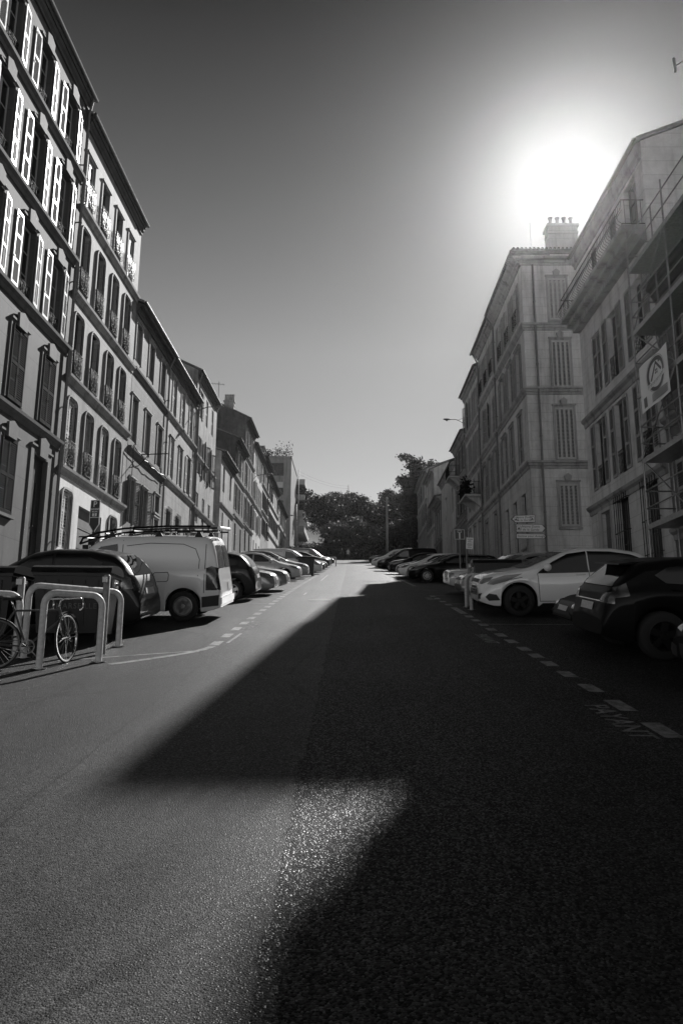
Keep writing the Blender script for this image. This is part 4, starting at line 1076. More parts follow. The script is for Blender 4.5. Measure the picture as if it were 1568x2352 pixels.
SUV = dict(L=4.3, W=1.82, r=.345, wheels=(.88, 3.5), tum=.30, clear=.23, ends=.8, pin=.22,
    top=[(0, .64), (.05, .84), (.35, .95), (1.0, 1.045), (1.15, 1.08), (1.95, 1.42), (2.4, 1.52), (3.1, 1.51), (3.7, 1.42), (3.98, 1.25), (4.12, 1.05), (4.22, .95), (4.3, .62)],
    belt=[(0, .5), (.3, .76), (1.05, .90), (2.4, .95), (3.6, 1.06), (4.0, 1.06), (4.3, .55)],
    glass=[[(1.30, .945), (1.34, .99), (1.66, 1.20), (2.02, 1.375), (2.44, 1.435), (2.46, .975)], [(2.49, .975), (2.47, 1.437), (3.0, 1.43), (3.45, 1.37), (3.78, 1.25), (3.76, 1.20), (3.5, 1.08)]],
    lines=[[(1.34, .34), (1.30, .95)], [(2.47, .34), (2.47, 1.02)], [(1.34, .34), (3.0, .36)], [(.95, .86), (.62, .80), (.35, .74)]], handles=[(2.28, .93), (3.28, .99)], mirror=(1.5, 1.06), rim='five',
    sidebits=[('headlight', 'lamp_glass', [[(.17, .70), (.30, .69), (.62, .78), (.96, .94), (.55, .90), (.25, .80)]]), ('fog_lamp', 'trim_black', [[(.12, .42), (.20, .34), (.44, .36), (.36, .48), (.2, .5)]]), ('tail_light', 'tail_glass', [[(3.95, .9), (4.2, .85), (4.12, 1.0), (3.98, 1.08)]]), ('sill_trim', 'trim_black', [[(1.32, .235), (3.02, .235), (3.02, .33), (1.4, .30)]])],
    front=[('windscreen', 'car_glass', [(-.66, 1.05), (.66, 1.05), (.55, 1.41), (-.55, 1.41)]), ('grille', 'trim_black', [(-.46, .44), (.46, .44), (.34, .64), (-.34, .64)]), ('grille', 'trim_black', [(-.40, .72), (.40, .72), (.34, .80), (-.34, .80)]), ('licence_plate', 'plate', [(-.26, .30), (.26, .30), (.26, .41), (-.26, .41)])]
      +[('grille_bar', 'chrome', [(-.44+i*.025, .475+i*.05), (.44-i*.025, .475+i*.05), (.43-i*.025, .49+i*.05), (-.43+i*.025, .49+i*.05)]) for i in range(3)],
    front2=[('headlight', 'lamp_glass', [(.45, .70), (.66, .70), (.74, .76), (.76, .86), (.60, .82)]), ('fog_lamp', 'trim_black', [(.54, .36), (.72, .38), (.72, .5), (.58, .47)])],
    rear=[('rear_window', 'car_glass', [(-.56, 1.08), (.56, 1.08), (.46, 1.36), (-.46, 1.36)]), ('licence_plate', 'plate', [(-.26, .70), (.26, .70), (.26, .81), (-.26, .81)]), ('bumper_trim', 'trim_black', [(-.62, .26), (.62, .26), (.62, .40), (-.62, .40)])], rear2=[('tail_light', 'tail_glass', [(.46, .84), (.76, .82), (.74, 1.06), (.56, 1.02)])])
VAN = dict(L=4.4, W=1.81, r=.32, wheels=(.92, 3.62), tum=.16, clear=.2, ends=.55, pin=.10, sig=.05, rim='steel',
    top=[(0, .62), (.05, .80), (.35, .95), (.85, 1.10), (1.0, 1.15), (1.75, 1.68), (2.1, 1.79), (3.2, 1.82), (4.0, 1.80), (4.2, 1.77), (4.29, 1.45), (4.36, 1.0), (4.4, .6)],
    belt=[(0, .5), (.4, .85), (1.0, 1.05), (2.0, 1.12), (4.2, 1.12), (4.36, .9), (4.4, .5)],
    glass=[[(1.32, 1.13), (1.85, 1.56), (2.2, 1.62), (2.25, 1.14)]],
    lines=[[(1.25, .32), (1.22, 1.0)], [(2.3, .32), (2.32, 1.7)], [(1.25, .32), (2.3, .32)], [(2.55, 1.60), (2.9, 1.64), (3.6, 1.62), (3.86, 1.52), (3.95, 1.3), (3.93, .95)], [(2.4, 1.58), (2.55, 1.60)], [(4.06, .60), (4.08, 1.74)], [(3.02, 1.02), (3.30, 1.03), (3.32, .98), (3.31, .87), (3.28, .84), (3.03, .83), (3.0, .87), (3.0, .99), (3.02, 1.02)]], handles=[(2.15, .98)], mirror=(1.5, 1.14), mirror_mat='trim_black',
    sidebits=[('tail_light', 'tail_glass', [[(4.10, .66), (4.33, .66), (4.33, 1.12), (4.20, 1.16), (4.10, 1.12)]]), ('side_trim', 'trim_black', [[(2.35, .42), (2.68, .42), (2.72, .56), (2.35, .57)]]), ('bumper_trim', 'trim_black', [[(4.02, .30), (4.36, .34), (4.37, .56), (4.02, .52)]]), ('headlight', 'lamp_glass', [[(.12, .66), (.4, .70), (.62, .92), (.3, .88)]])],
    front=FRONT_HATCH['front'], front2=FRONT_HATCH['front2'],
    rear=[('rear_window', 'curtain', [(-.66, 1.12), (-.05, 1.12), (-.05, 1.60), (-.60, 1.60)]), ('rear_window', 'curtain', [(.05, 1.12), (.66, 1.12), (.60, 1.60), (.05, 1.60)]), ('licence_plate', 'plate', [(-.60, .60), (-.14, .60), (-.14, .80), (-.60, .80)])],
    rear2=[('tail_light', 'tail_glass', [(.74, .66), (.86, .66), (.84, 1.12), (.77, 1.12)])])
PVAN = scaled(VAN, 1.12, .98, rim='five')
WAGON = variant(SALOON, L=4.75, W=1.82, r=.325, wheels=(.92, 3.74), rim='multi',
    top=[(0, .52), (.05, .68), (.35, .80), (1.35, .94), (1.5, .97), (2.3, 1.34), (2.7, 1.40), (3.9, 1.38), (4.35, 1.30), (4.6, 1.0), (4.7, .92), (4.75, .6)], belt=[(0, .45), (.35, .7), (1.2, .86), (2.8, .93), (4.3, .98), (4.75, .55)],
    glass=[[(1.72, .96), (2.34, 1.27), (2.68, 1.32), (2.68, .97)], [(2.74, .97), (2.74, 1.32), (3.5, 1.31), (3.52, 1.0)], [(3.58, 1.0), (3.56, 1.31), (4.05, 1.27), (4.25, 1.1), (4.1, 1.02)]], sidebits=SALOON['sidebits']+[('window_chrome', 'chrome', [[(1.72, 1.0), (2.3, 1.29), (2.7, 1.345), (3.9, 1.335), (3.9, 1.352), (2.68, 1.362), (2.28, 1.305)]])],
    front=[('windscreen', 'car_glass', [(-.64, .97), (.64, .97), (.54, 1.29), (-.54, 1.29)])]+[('grille', 'trim_black', [(-.28, .5), (-.03, .5), (-.03, .66), (-.25, .66)]), ('grille', 'trim_black', [(.03, .5), (.28, .5), (.25, .66), (.03, .66)]), ('grille', 'trim_black', [(-.5, .25), (.5, .25), (.5, .38), (-.5, .38)])])
CLASSIC = dict(L=4.7, W=1.78, r=.32, wheels=(.88, 3.68), tum=.42, clear=.24, ends=.3, pin=.05, sig=.035, rim='steel',
    top=[(0, .74), (.03, .80), (.2, .84), (1.45, .92), (1.55, .95), (2.15, 1.36), (2.5, 1.42), (3.2, 1.40), (3.75, .99), (3.9, .95), (4.6, .90), (4.7, .72)], belt=[(0, .70), (.2, .78), (1.4, .86), (3.6, .88), (4.6, .82), (4.7, .68)],
    glass=[[(1.72, .93), (2.2, 1.28), (2.6, 1.33), (2.6, .93)], [(2.66, .93), (2.66, 1.33), (3.1, 1.31), (3.42, .96)]],
    lines=[[(1.5, .3), (1.5, .85)], [(2.63, .3), (2.63, .9)], [(1.5, .3), (3.3, .3)], [(.05, .62), (4.6, .6)]], handles=[(2.4, .78), (3.3, .78)], hmat='chrome', mirror=(1.8, .95), mirror_mat='chrome',
    sidebits=[('headlight', 'lamp_glass', [[(.0, .56), (.16, .56), (.16, .74), (.02, .74)]])],
    front=[('windscreen', 'car_glass', [(-.62, .95), (.62, .95), (.52, 1.31), (-.52, 1.31)]), ('grille', 'trim_black', [(-.28, .44), (.28, .44), (.28, .74), (-.28, .74)]), ('licence_plate', 'plate', [(-.26, .22), (.26, .22), (.26, .33), (-.26, .33)])]+[('grille_bar', 'chrome', [(-.27, .47+i*.065), (.27, .47+i*.065), (.27, .488+i*.065), (-.27, .488+i*.065)]) for i in range(4)]+[('grille_bar', 'chrome', [(-.31, .72), (.31, .72), (.31, .765), (-.31, .765)])],
    front2=[('headlight', 'lamp_glass', [(.36, .56), (.80, .56), (.80, .73), (.36, .73)])],
    rear=REAR_HATCH['rear'], rear2=REAR_HATCH['rear2'])
SMALL = scaled(HATCH, .93, 1.05, rim='multi')
COUPE = variant(SUV, rim='five', dark_rim=True, belt=[(0, .5), (.3, .75), (1.05, .93), (2.4, 1.0), (3.6, 1.06), (4.15, .95), (4.3, .55)],
    top=[(0, .62), (.05, .76), (.35, .88), (1.0, .98), (1.15, 1.02), (1.95, 1.36), (2.4, 1.44), (3.2, 1.43), (3.74, 1.37), (4.16, 1.0), (4.24, .93), (4.3, .6)],
    glass=[[(1.36, 1.0), (1.62, 1.13), (2.02, 1.29), (2.42, 1.35), (2.44, 1.02)], [(2.50, 1.02), (2.48, 1.355), (3.0, 1.35), (3.4, 1.30), (3.60, 1.19), (3.45, 1.08)]],
    rear=[('rear_window', 'car_glass', [(-.60, 1.02), (.60, 1.02), (.50, 1.31), (-.50, 1.31)]), ('licence_plate', 'plate', [(-.26, .66), (.26, .66), (.26, .77), (-.26, .77)]), ('bumper_trim', 'chrome', [(-.66, .27), (.66, .27), (.66, .295), (-.66, .295)]), ('tail_trim', 'chrome', [(-.5, .80), (.5, .80), (.5, .815), (-.5, .815)])], rear2=[('tail_light', 'tail_glass', [(.46, .80), (.78, .78), (.76, .95), (.56, .93)])])

# --- left row, from the camera up the street
make_car('hatchback', 'small dark grey hatchback with glossy tail, between the wheeled bins and the white van', 'car', SMALL, 'dark', -3.72, 13.55, -1, False)
van, sk, X, body = make_car('panel_van', 'white panel van with a black roof rack, rear doors towards the road', 'van', VAN, 'white', -2.72, 16.0, -1, False)
b = MB(); zt = 1.86
for s in (-1, 1):
    y = s*.66
    b.tube([(X(1.35), y*.96, 1.62), (X(1.42), y, 1.74), (X(1.75), y, 1.86), (X(2.3), y, 1.95), (X(3.2), y, 2.0), (X(4.15), y, 2.0)], .024, 6)
    b.tube([(X(1.35), y*.96, 1.62), (X(1.7), y, 1.74), (X(2.3), y, 1.86), (X(3.2), y, 1.90), (X(4.3), y, 1.90)], .022, 6)
    for q in (1.75, 2.1, 2.5, 2.9, 3.3, 3.7, 4.1): b.tube([(X(q), y, 1.75+min(.15, (q-1.6)*.2)), (X(q), y, 1.85+min(.14, (q-1.6)*.2))], .014, 5)
    for q in (2.05, 3.05, 3.9): b.prism([(X(q)-.09, 1.77), (X(q)+.09, 1.77), (X(q)+.03, 1.88), (X(q)-.03, 1.88)], 'y', y-.025, y+.025)
for q in (1.42, 1.9, 2.5, 3.1, 3.7, 4.1): b.tube([(X(q), -.66, 1.74+min(.155, (q-1.4)*.2)), (X(q), .66, 1.74+min(.155, (q-1.4)*.2))], .02, 6)
rk = b.build('roof_rack', M['black_plastic'], van, smooth=True, ang=40)
b = MB(); b.tube([(X(4.32), -.62, 1.97), (X(4.32), .62, 1.97)], .04, 10); b.build('rack_roller', M['sign_white'], rk, smooth=True, ang=40)
b = MB(); b.box(X(4.43), X(4.30), -.80, .80, .36, .50); b.box(X(4.41), X(4.30), -.80, .80, .30, .362); b.build('rear_bumper', M['white'], van)
make_car('hatchback', 'dark rounded hatchback seen from behind, next after the white van', 'car', variant(HATCH, L=3.8, wheels=(.78, 3.12), top=[(s*3.8/4.05, z*1.0) for s, z in HATCH['top']], belt=[(s*3.8/4.05, z) for s, z in HATCH['belt']]), 'dark', -2.75, 21.7, -1, False)
make_car('saloon_car', 'silver saloon with a wide low grille, nearest of the nose-out pair on the left', 'car', SALOON, 'silver', -2.45, 24.2, -1, True)
make_car('saloon_car', 'second silver saloon, half hidden behind the nearest silver saloon', 'car', SALOON, 'silver', -2.3, 26.9, -1, True)
make_car('hatchback', 'pale hatchback with black alloy wheels showing its whole side on the left', 'car', variant(HATCH, rim='multi', dark_rim=True), 'cream', -2.55, 37.2, -1, True)
make_car('people_carrier', 'pale people carrier beside the pale hatchback and the far black bin', 'car', scaled(HATCH, 1.08, 1.08), 'silver', -2.35, 40.4, -1, True)
make_car('panel_van', 'long pale van standing tallest in the far left row behind the black bin', 'van', PVAN, 'white', -1.95, 49.6, -1, True)
for i, (y, p, e, kind, lab) in enumerate(((54.2, 'greyp', -1.9, HATCH, 'grey hatchback just beyond the long pale van'), (58, 'black', -1.85, SALOON, 'black saloon two places beyond the long pale van'), (62.3, 'dark', -1.8, SUV, 'dark tall car in the far left row, third beyond the pale van'), (67, 'silver', -1.75, scaled(VAN, .95, 1.0, rim='five'), 'boxy pale car with upright windows in the far left row'), (74, 'black', -1.65, HATCH, 'last dark car before the trees on the left'))):
    make_car('parked_car', lab, 'car', kind, p, e, y, -1, True)
# --- right row
make_car('parked_car', 'dark car just entering the frame at the right edge, only its bumper showing', 'car', HATCH, 'black', 3.85, 8.2, 1, True)
hb, _, hX, _ = make_car('hatchback', 'large black hatchback with a tail spoiler, its rear towards the road on the near right', 'car', COUPE, 'black', 3.58, 11.15, 1, False)
b = MB(); b.prism([(hX(3.6), 1.385), (hX(3.98), 1.35), (hX(3.99), 1.33), (hX(3.7), 1.345)], 'y', -.52, .52); b.build('spoiler', M['black'], hb, smooth=True, ang=40)
make_car('sports_car', 'low dark car whose nose peeps out between the black hatchback and the white crossover', 'car', scaled(SALOON, .92, .86), 'black', 3.88, 13.4, 1, True)
make_car('crossover', 'white crossover with a sweeping window line and black wheels, nose to the road', 'car', scaled(SUV, 1.0, 1.04, rim='five', dark_rim=True, r=.36), 'white', 2.98, 17.45, 1, True)
make_car('hatchback', 'pale hatchback half hidden by the metal hoops and the bin on the right', 'car', HATCH, 'silver', 3.3, 22.2, 1, True)
make_car('saloon_car', 'cream vintage saloon with a square chromed front on the right', 'car', CLASSIC, 'cream', 3.4, 25.6, 1, True)
make_car('estate_car', 'long black estate with multi-spoke wheels and a chrome window line', 'car', WAGON, 'black', 2.9, 36.6, 1, True)
make_car('hatchback', 'grey hatchback squeezed between the black estate and the white hatchback', 'car', HATCH, 'greyp', 3.2, 39.0, 1, True)
make_car('hatchback', 'white hatchback with a black lower grille, right of the road past the estate', 'car', HATCH, 'white', 2.78, 41.5, 1, True)
make_car('hatchback', 'dark hatchback with a pale reflecting roof behind the white hatchback', 'car', HATCH, 'dark', 2.85, 44.6, 1, True)
make_car('crossover', 'black crossover in front of the black van on the right', 'car', SUV, 'black', 2.75, 50.5, 1, True)
make_car('panel_van', 'black van, the tallest vehicle of the far right row', 'van', scaled(PVAN, 1, 1.05), 'black', 2.2, 58.5, 1, True)
make_car('panel_van', 'white van just beyond the black van on the right', 'van', PVAN, 'white', 1.95, 66.5, 1, True)
make_car('parked_car', 'last dark car beneath the trees on the right', 'car', SUV, 'dark', 2.0, 77, 1, True)

# ---------------------------------------------------------------- street furniture
def hoop_path(a, c, h, r=.16, k=5):
    A = Vector((a[0], a[1], zg(a[1])-.05)); Cc = Vector((c[0], c[1], zg(c[1])-.05)); d = (Cc-A); d.z = 0; L = d.length; d.normalize()
    zt = max(zg(a[1]), zg(c[1]))+h if False else zg(a[1])+h
    zt2 = zg(c[1])+h*.985
    zt = (zt+zt2)/2
    p = [A, Vector((A.x, A.y, zt-r))]
    for i in range(1, k): an = PI/2*i/k; p.append(Vector((A.x, A.y, zt-r))+d*(r-r*cos(an))+Vector((0, 0, r*sin(an))))
    p += [Vector((A.x, A.y, zt))+d*r, Vector((Cc.x, Cc.y, zt))-d*r]
    for i in range(1, k): an = PI/2*i/k; p.append(Vector((Cc.x, Cc.y, zt-r))-d*(r-r*sin(an))+Vector((0, 0, r*cos(an))))
    return p+[Vector((Cc.x, Cc.y, zt-r)), Cc]
def hoop(a, c, label, h=.95, r=.045):
    o = Vector((a[0], a[1], zg(a[1]))); b = MB(); b.tube([p-o for p in hoop_path(a, c, h)], r, 12)
    ob = b.build('hoop_barrier', M['white_post'], None, o, smooth=True, ang=40); tag(ob, label, 'hoop barrier', 'hoops guarding the bins')
    for q in (a, c):
        k = MB(); k.lathe([(r+.05, 0), (r+.05, .012), (r, .014)], 14); k.build('base_plate', M['steel'], ob, Vector((q[0], q[1], zg(q[1])+.004))-o)
hoop((-3.98, 9.37), (-3.41, 9.92), 'chipped white hoop nearest the camera with the bicycle leaning on it')
hoop((-4.59, 10.26), (-3.63, 11.41), 'white hoop standing behind the bicycle, right leg beside the small dark hatchback')
hoop((-5.7, 9.55), (-4.70, 10.26), 'white hoop cut by the left edge of the picture, before the left bin')
hoop((3.06, 19.09), (4.3, 19.3), 'white hoop on the right, the farther of two side by side', .86)
hoop((3.05, 18.24), (4.3, 18.45), 'white hoop on the right, nearest the white crossover', .86)
hoop((-2.33, 45.3), (-3.4, 45.5), 'small far white hoop beside the distant black bin on the left', .9, .05)
hoop((-1.45, 71.8), (-2.4, 72), 'tiny farthest white hoop near the top of the left row', .9, .05)
def post(x, y, h, label, r=.05):
    b = MB(); b.lathe([(r, -.05), (r, h-.02), (r-.015, h), (0, h)], 12); ob = b.build('bin_post', M['grey_post'], None, (x, y, zg(y)), smooth=True, ang=40); tag(ob, label, 'post', 'posts locking the bins')
    k = MB(); k.box(-.03, .03, -r-.07, -r+.01, h-.12, h-.04); k.build('lock', M['steel'], ob)
post(-3.62, 10.66, 1.16, 'tall grey post in front of the near bin, right of the bicycle'); post(-4.82, 10.5, 1.13, 'tall grey post behind the bicycle saddle at the left edge'); post(3.25, 19.7, 1.15, 'grey post locking the bins behind the right hoops')

def bin_(x, y, rz, label, w=1.16, text=True):
    t = thing('wheeled_bin', label, 'wheeled bin', (x, y, zg(y)), rz, 'large black wheeled bins')
    b = MB(); z0, z1 = .16, 1.06; d = .70
    bot = [(-w*.44, -d*.42), (w*.44, -d*.42), (w*.44, d*.42), (-w*.44, d*.42)]; top = [(-w/2, -d/2), (w/2, -d/2), (w/2, d/2), (-w/2, d/2)]
    b.q(*[(p[0], p[1], z0) for p in reversed(bot)])
    for i in range(4):
        j = (i+1) % 4; b.q((*bot[i], z0), (*bot[j], z0), (*top[j], z1), (*top[i], z1))
    b.box(-w/2-.03, w/2+.03, -d/2-.03, d/2+.03, z1, z1+.05)
    for i in range(5): xx = -w*.36+i*w*.18; b.prism([(-d*.425, z0+.1), (-d*.425-.012, z0+.1), (-d*.5-.012, z1-.06), (-d*.5, z1-.06)], 'x', xx-.012, xx+.012)
    b.build('body', M['black_plastic'], t)
    l = MB(); n = 8; m = []
    for i in range(n+1):
        a = PI*i/n; m.append((-(d/2+.05)*cos(a), z1+.055+.14*sin(a)**.6))
    l.prism([(m[0][0], z1+.052)]+m[1:-1]+[(m[-1][0], z1+.052)], 'x', -w/2-.05, w/2+.05)
    for s in (-.28, .28): l.tube([(s*w-.12, -d/2-.09, z1+.07), (s*w+.12, -d/2-.09, z1+.07)], .018, 6); 
    l.build('lid', M['black_plastic'], t, smooth=True, ang=35)
    for s in (-1, 1):
        k = MB(); k.tube([(s*(w/2), 0, z1-.1), (s*(w/2+.11), 0, z1-.1)], .025, 8); k.box(s*(w/2+.02)-.02, s*(w/2+.02)+.02, -.12, .12, z1-.16, z1-.03); k.lathe([(0, s*(w/2+.12)), (.045, s*(w/2+.12)), (.045, s*(w/2+.10))], 10, 'x', (0, 0, z1-.1)); k.build('trunnion', M['steel'], t)
        for q in (-1, 1):
            c = MB(); c.lathe([(.02, -.03), (.09, -.03), (.1, 0), (.09, .03), (.02, .03)], 14, 'x', (s*w*.38, q*d*.33, .10)); c.build('castor', M['rubber'], t, smooth=True, ang=40)
    if text:
        v1, f1 = text_geo('AIX', .12, .002, 'LEFT', 1.25); v2, f2 = text_geo('MARSEILLE', .12, .002, 'LEFT', 1.15)
        k = MB()
        def on(dx, dz):
            def F(p):
                z = z0+dz+p[1]; f = (z-z0)/(z1-z0); return (dx+p[0], -(d*.42+(d*.08)*f)-.016, z)
            return F
        k.add(v1, f1, on(-.22, .56)); k.add(v2, f2, on(-.22, .42)); k.build('lettering', M['bin_print'], t)
        s = MB(); s.box(.10, .24, -d*.5+.0, -d*.5-.006, .80+.0, .83); s.build('sticker', M['sign_white'], t)
bin_(-4.46, 11.75, .06, 'big black wheeled bin marked AIX MARSEILLE behind the bicycle')
bin_(-5.86, 11.5, .0, 'black wheeled bin cut off by the left edge of the picture')
bin_(4.12, 20.4, -.05, 'black wheeled bin behind the white hoops on the right', 1.25); bin_(5.5, 20.3, .02, 'second black bin on the right, mostly behind the white crossover', 1.15, False)
bin_(-2.75, 44.4, .1, 'distant black wheeled bin by the small hoop on the left', 1.0, False)

def bicycle():
    h = math.atan2(.60, .72); f = Vector((cos(h), sin(h), S*sin(h))).normalized(); u = Vector((0, 0, 1)); u = (u-f*u.dot(f)).normalized(); side = u.cross(f)
    side = (side+u*.06).normalized(); u = f.cross(side)
    m = Matrix((f, side, u)).transposed()
    cx, cy = -4.14, 9.52
    t = thing('bicycle', 'old road bicycle with a leather saddle leaning behind the nearest white hoop', 'bicycle', (cx, cy, zg(cy)+.0), 0, None, tuple(m.to_euler()))
    R = .335; rx, fx = -.46, .50
    def wh(name, x, rot):
        b = MB(); b.lathe([(R-.028, -.012), (R-.012, -.014), (R, 0), (R-.012, .014), (R-.028, .012)], 40, 'y', closed=True)
        w = b.build(name, M['rubber'], t, (x, 0, R), rot, smooth=True)
        k = MB(); k.lathe([(R-.045, -.010), (R-.026, -.012), (R-.026, .012), (R-.045, .010)], 40, 'y', closed=True)
        for i in range(28):
            a = 2*PI*i/28; s = .02 if i % 2 else -.02; a2 = a+(.45 if i % 4 < 2 else -.45)
            k.tube([(.018*cos(a2), s, .018*sin(a2)), ((R-.04)*cos(a), 0, (R-.04)*sin(a))], .0016, 4, cap=False)
        k.tube([(0, -.05, 0), (0, .05, 0)], .016, 8); k.build('rim', M['chrome'] if rot else M['zinc'], w, smooth=True, ang=40); return w
    wh('wheel', rx, 0); st = .80
    hd0, hd1 = Vector((.385, 0, .60)), Vector((.35, 0, .74)); bbv = Vector((-.07, 0, .27)); sx = Vector((-.22, 0, .76))
    b = MB()
    b.tube([sx, bbv], .0155, 8); b.tube([sx-Vector((-.01, 0, .02)), hd1-Vector((0, 0, .02))], .0145, 8); b.tube([bbv, hd0], .0165, 8); b.tube([hd1+Vector((-.01, 0, .03)), hd0-Vector((-.01, 0, .02))], .019, 8)
    for s in (-1, 1): b.tube([bbv+Vector((0, s*.03, 0)), (rx, s*.06, R)], .009, 6); b.tube([sx+Vector((0, s*.02, -.03)), (rx, s*.06, R)], .0075, 6)
    b.build('frame', M['sign_grey'], t, smooth=True, ang=50)
    k = MB(); k.tube([sx, sx+Vector((-.035, 0, .13))], .0125, 8); k.build('seat_post', M['chrome'], t, smooth=True)
    sd = MB(); p = sx+Vector((-.05, 0, .14)); n = 12
    prof = [(-.13, .055, .015), (-.10, .072, .022), (-.05, .066, .018), (0, .040, .012), (.06, .024, .012), (.12, .018, .010), (.145, .010, .0)]
    for i in range(len(prof)-1):
        (a, w0, z0), (c, w1, z1) = prof[i], prof[i+1]
        for s in (-1, 1):
            sd.q((p.x+a, 0, p.z+z0+.022), (p.x+c, 0, p.z+z1+.022), (p.x+c, s*w1, p.z+z1), (p.x+a, s*w0, p.z+z0)); sd.q((p.x+a, s*w0, p.z+z0), (p.x+c, s*w1, p.z+z1), (p.x+c, s*w1*.9, p.z+z1-.035), (p.x+a, s*w0*.9, p.z+z0-.045))
    sd.build('saddle', M['trim_black'], t, smooth=True)
    fk = thing('fork', None, None) if False else None
    piv = Vector((fx-.055, 0, 0))
    def steer(v):
        v = Vector(v); d = v-Vector((.40, 0, 0)); c, s = cos(st), sin(st)
        return Vector((.40+d.x*c-d.y*s, d.x*s+d.y*c, v.z))
    fk = MB()
    for s in (-1, 1): fk.tube([steer((.375, s*.028, .62)), steer((.405, s*.04, .5)), steer((.45, s*.045, R+.06)), steer((fx, s*.048, R))], .0105, 6)
    fk.tube([steer((.375, -.03, .61)), steer((.375, .03, .61))], .016, 6); fk.build('fork', M['chrome'], t, smooth=True, ang=50)
    c = steer((fx, 0, R)); w = wh('wheel', 0, st); w.location = c
    mg = MB(); 
    for i in range(7):
        a0, a1 = .3+i*.26, .3+(i+1)*.26; rr = R+.022
        mg.q(*[tuple(steer((fx+rr*cos(a), y, R+rr*sin(a)))) for a, y in ((a0, -.02), (a1, -.02), (a1, .02), (a0, .02))])
    mg.build('mudguard', M['chrome'], t, smooth=True)
    hb = MB(); sp = (.345, 0, .74)
    hb.tube([sp, steer((.335, 0, .84)), steer((.43, 0, .865))], .0125, 8)
    for s in (-1, 1): hb.tube([steer((.43, 0, .865)), steer((.43, s*.17, .865)), steer((.455, s*.2, .865)), steer((.53, s*.21, .86)), steer((.56, s*.21, .80)), steer((.54, s*.21, .74)), steer((.46, s*.21, .71))], .0125, 8)
    hb.build('handlebar', M['chrome'], t, smooth=True, ang=50)
    cb = MB()
    for s in (-1, 1): hb2 = cb.tube([steer((.545, s*.21, .83)), steer((.56, s*.16, .98)), steer((.45, s*.06, .93)), (.36, s*.01, .66)], .003, 5)
    cb.build('brake_cable', M['trim_black'], t, smooth=True)
    ch = MB(); ch.lathe([(.075, -.05), (.095, -.05), (.095, -.046), (.075, -.046)], 28, 'y', tuple(bbv), closed=True)
    for i in range(5): a = 2*PI*i/5; ch.tube([bbv+Vector((0, -.048, 0)), bbv+Vector((.08*cos(a), -.048, .08*sin(a)))], .006, 5)
    ch.tube([bbv+Vector((0, -.07, 0)), bbv+Vector((.10, -.07, -.13))], .009, 6); ch.tube([bbv+Vector((0, .07, 0)), bbv+Vector((-.10, .07, .13))], .009, 6)
    ch.tube([bbv+Vector((.0, -.048, .09)), (rx, -.045, R+.03)], .004, 4); ch.tube([bbv+Vector((.0, -.048, -.09)), (rx, -.045, R-.03)], .004, 4)
    cr = ch.build('crankset', M['steel'], t, smooth=True, ang=40)
    for q, y in ((Vector((.10, -.11, -.13)), 0), (Vector((-.10, .11, .13)), 0)):
        pd = MB(); pd.box(-.045, .045, -.035, .035, -.012, .012); pd.build('pedal', M['trim_black'], cr, bbv+q)
bicycle()

# --- parking ticket machine with its sign
def ticket_machine():
    x, y = -8.0, 22.0; t = thing('ticket_machine', 'black parking ticket machine with a P PAYANT sign above its small roof', 'ticket machine', (x, y, zg(y)+.13), math.radians(-8))
    b = MB(); b.box(-.2, .2, -.14, .14, 0, 1.38); b.box(-.24, .24, -.17, .17, 1.38, 1.50); b.box(-.11, .11, -.08, .08, 1.50, 1.72); b.build('body', M['sign_black'], t)
    b = MB(); b.prism([(-.27, 1.72), (.27, 1.80), (.27, 1.84), (-.27, 1.76)], 'x', -.33, .33); b.build('solar_roof', M['sign_black'], t)
    v, f = text_geo('P', .17, .004); k = MB(); k.add(v, f, lambda p: (p[0]+.0, -.176, 1.43+p[1]*.85)); k.build('lettering', M['sign_white'], t)
    b = MB(); b.tube([(0, .0, 1.78), (0, 0, 2.1)], .025, 8); b.build('mast', M['sign_black'], t)
    def outline(g): w = .155+g; return [(0, 1.93-g*1.8), (w, 2.17-g*.4), (w-.015, 2.93+g), (-w+.015, 2.93+g), (-w, 2.17-g*.4)]
    s = MB(); s.prism(outline(.018), 'y', -.01, .012); sg = s.build('sign_panel', M['sign_white'], t)
    s = MB(); s.prism([(0, 1.935), (.15, 2.165), (.147, 2.375), (-.147, 2.375), (-.15, 2.165)], 'y', -.016, -.011); s.prism([(.146, 2.395), (.138, 2.925), (-.138, 2.925), (-.146, 2.395)], 'y', -.016, -.011); s.build('sign_face', M['sign_grey'], sg)
    s = MB()
    for txt, sz, zz in (('P', .26, 2.80), ('PAYANT', .085, 2.645), ('9H-19H', .055, 2.565)):
        v, f = text_geo(txt, sz, .003); s.add(v, f, lambda p, zz=zz: (p[0], -.0185, zz+p[1]))
    s.box(-.075, .075, -.019, -.0165, 2.42, 2.52); s.build('lettering', M['sign_white'], sg)
    v, f = text_geo('2', .10, .003); s = MB(); s.add(v, f, lambda p: (p[0], -.0205, 2.47+p[1])); s.build('number', M['sign_grey'], sg)
ticket_machine()

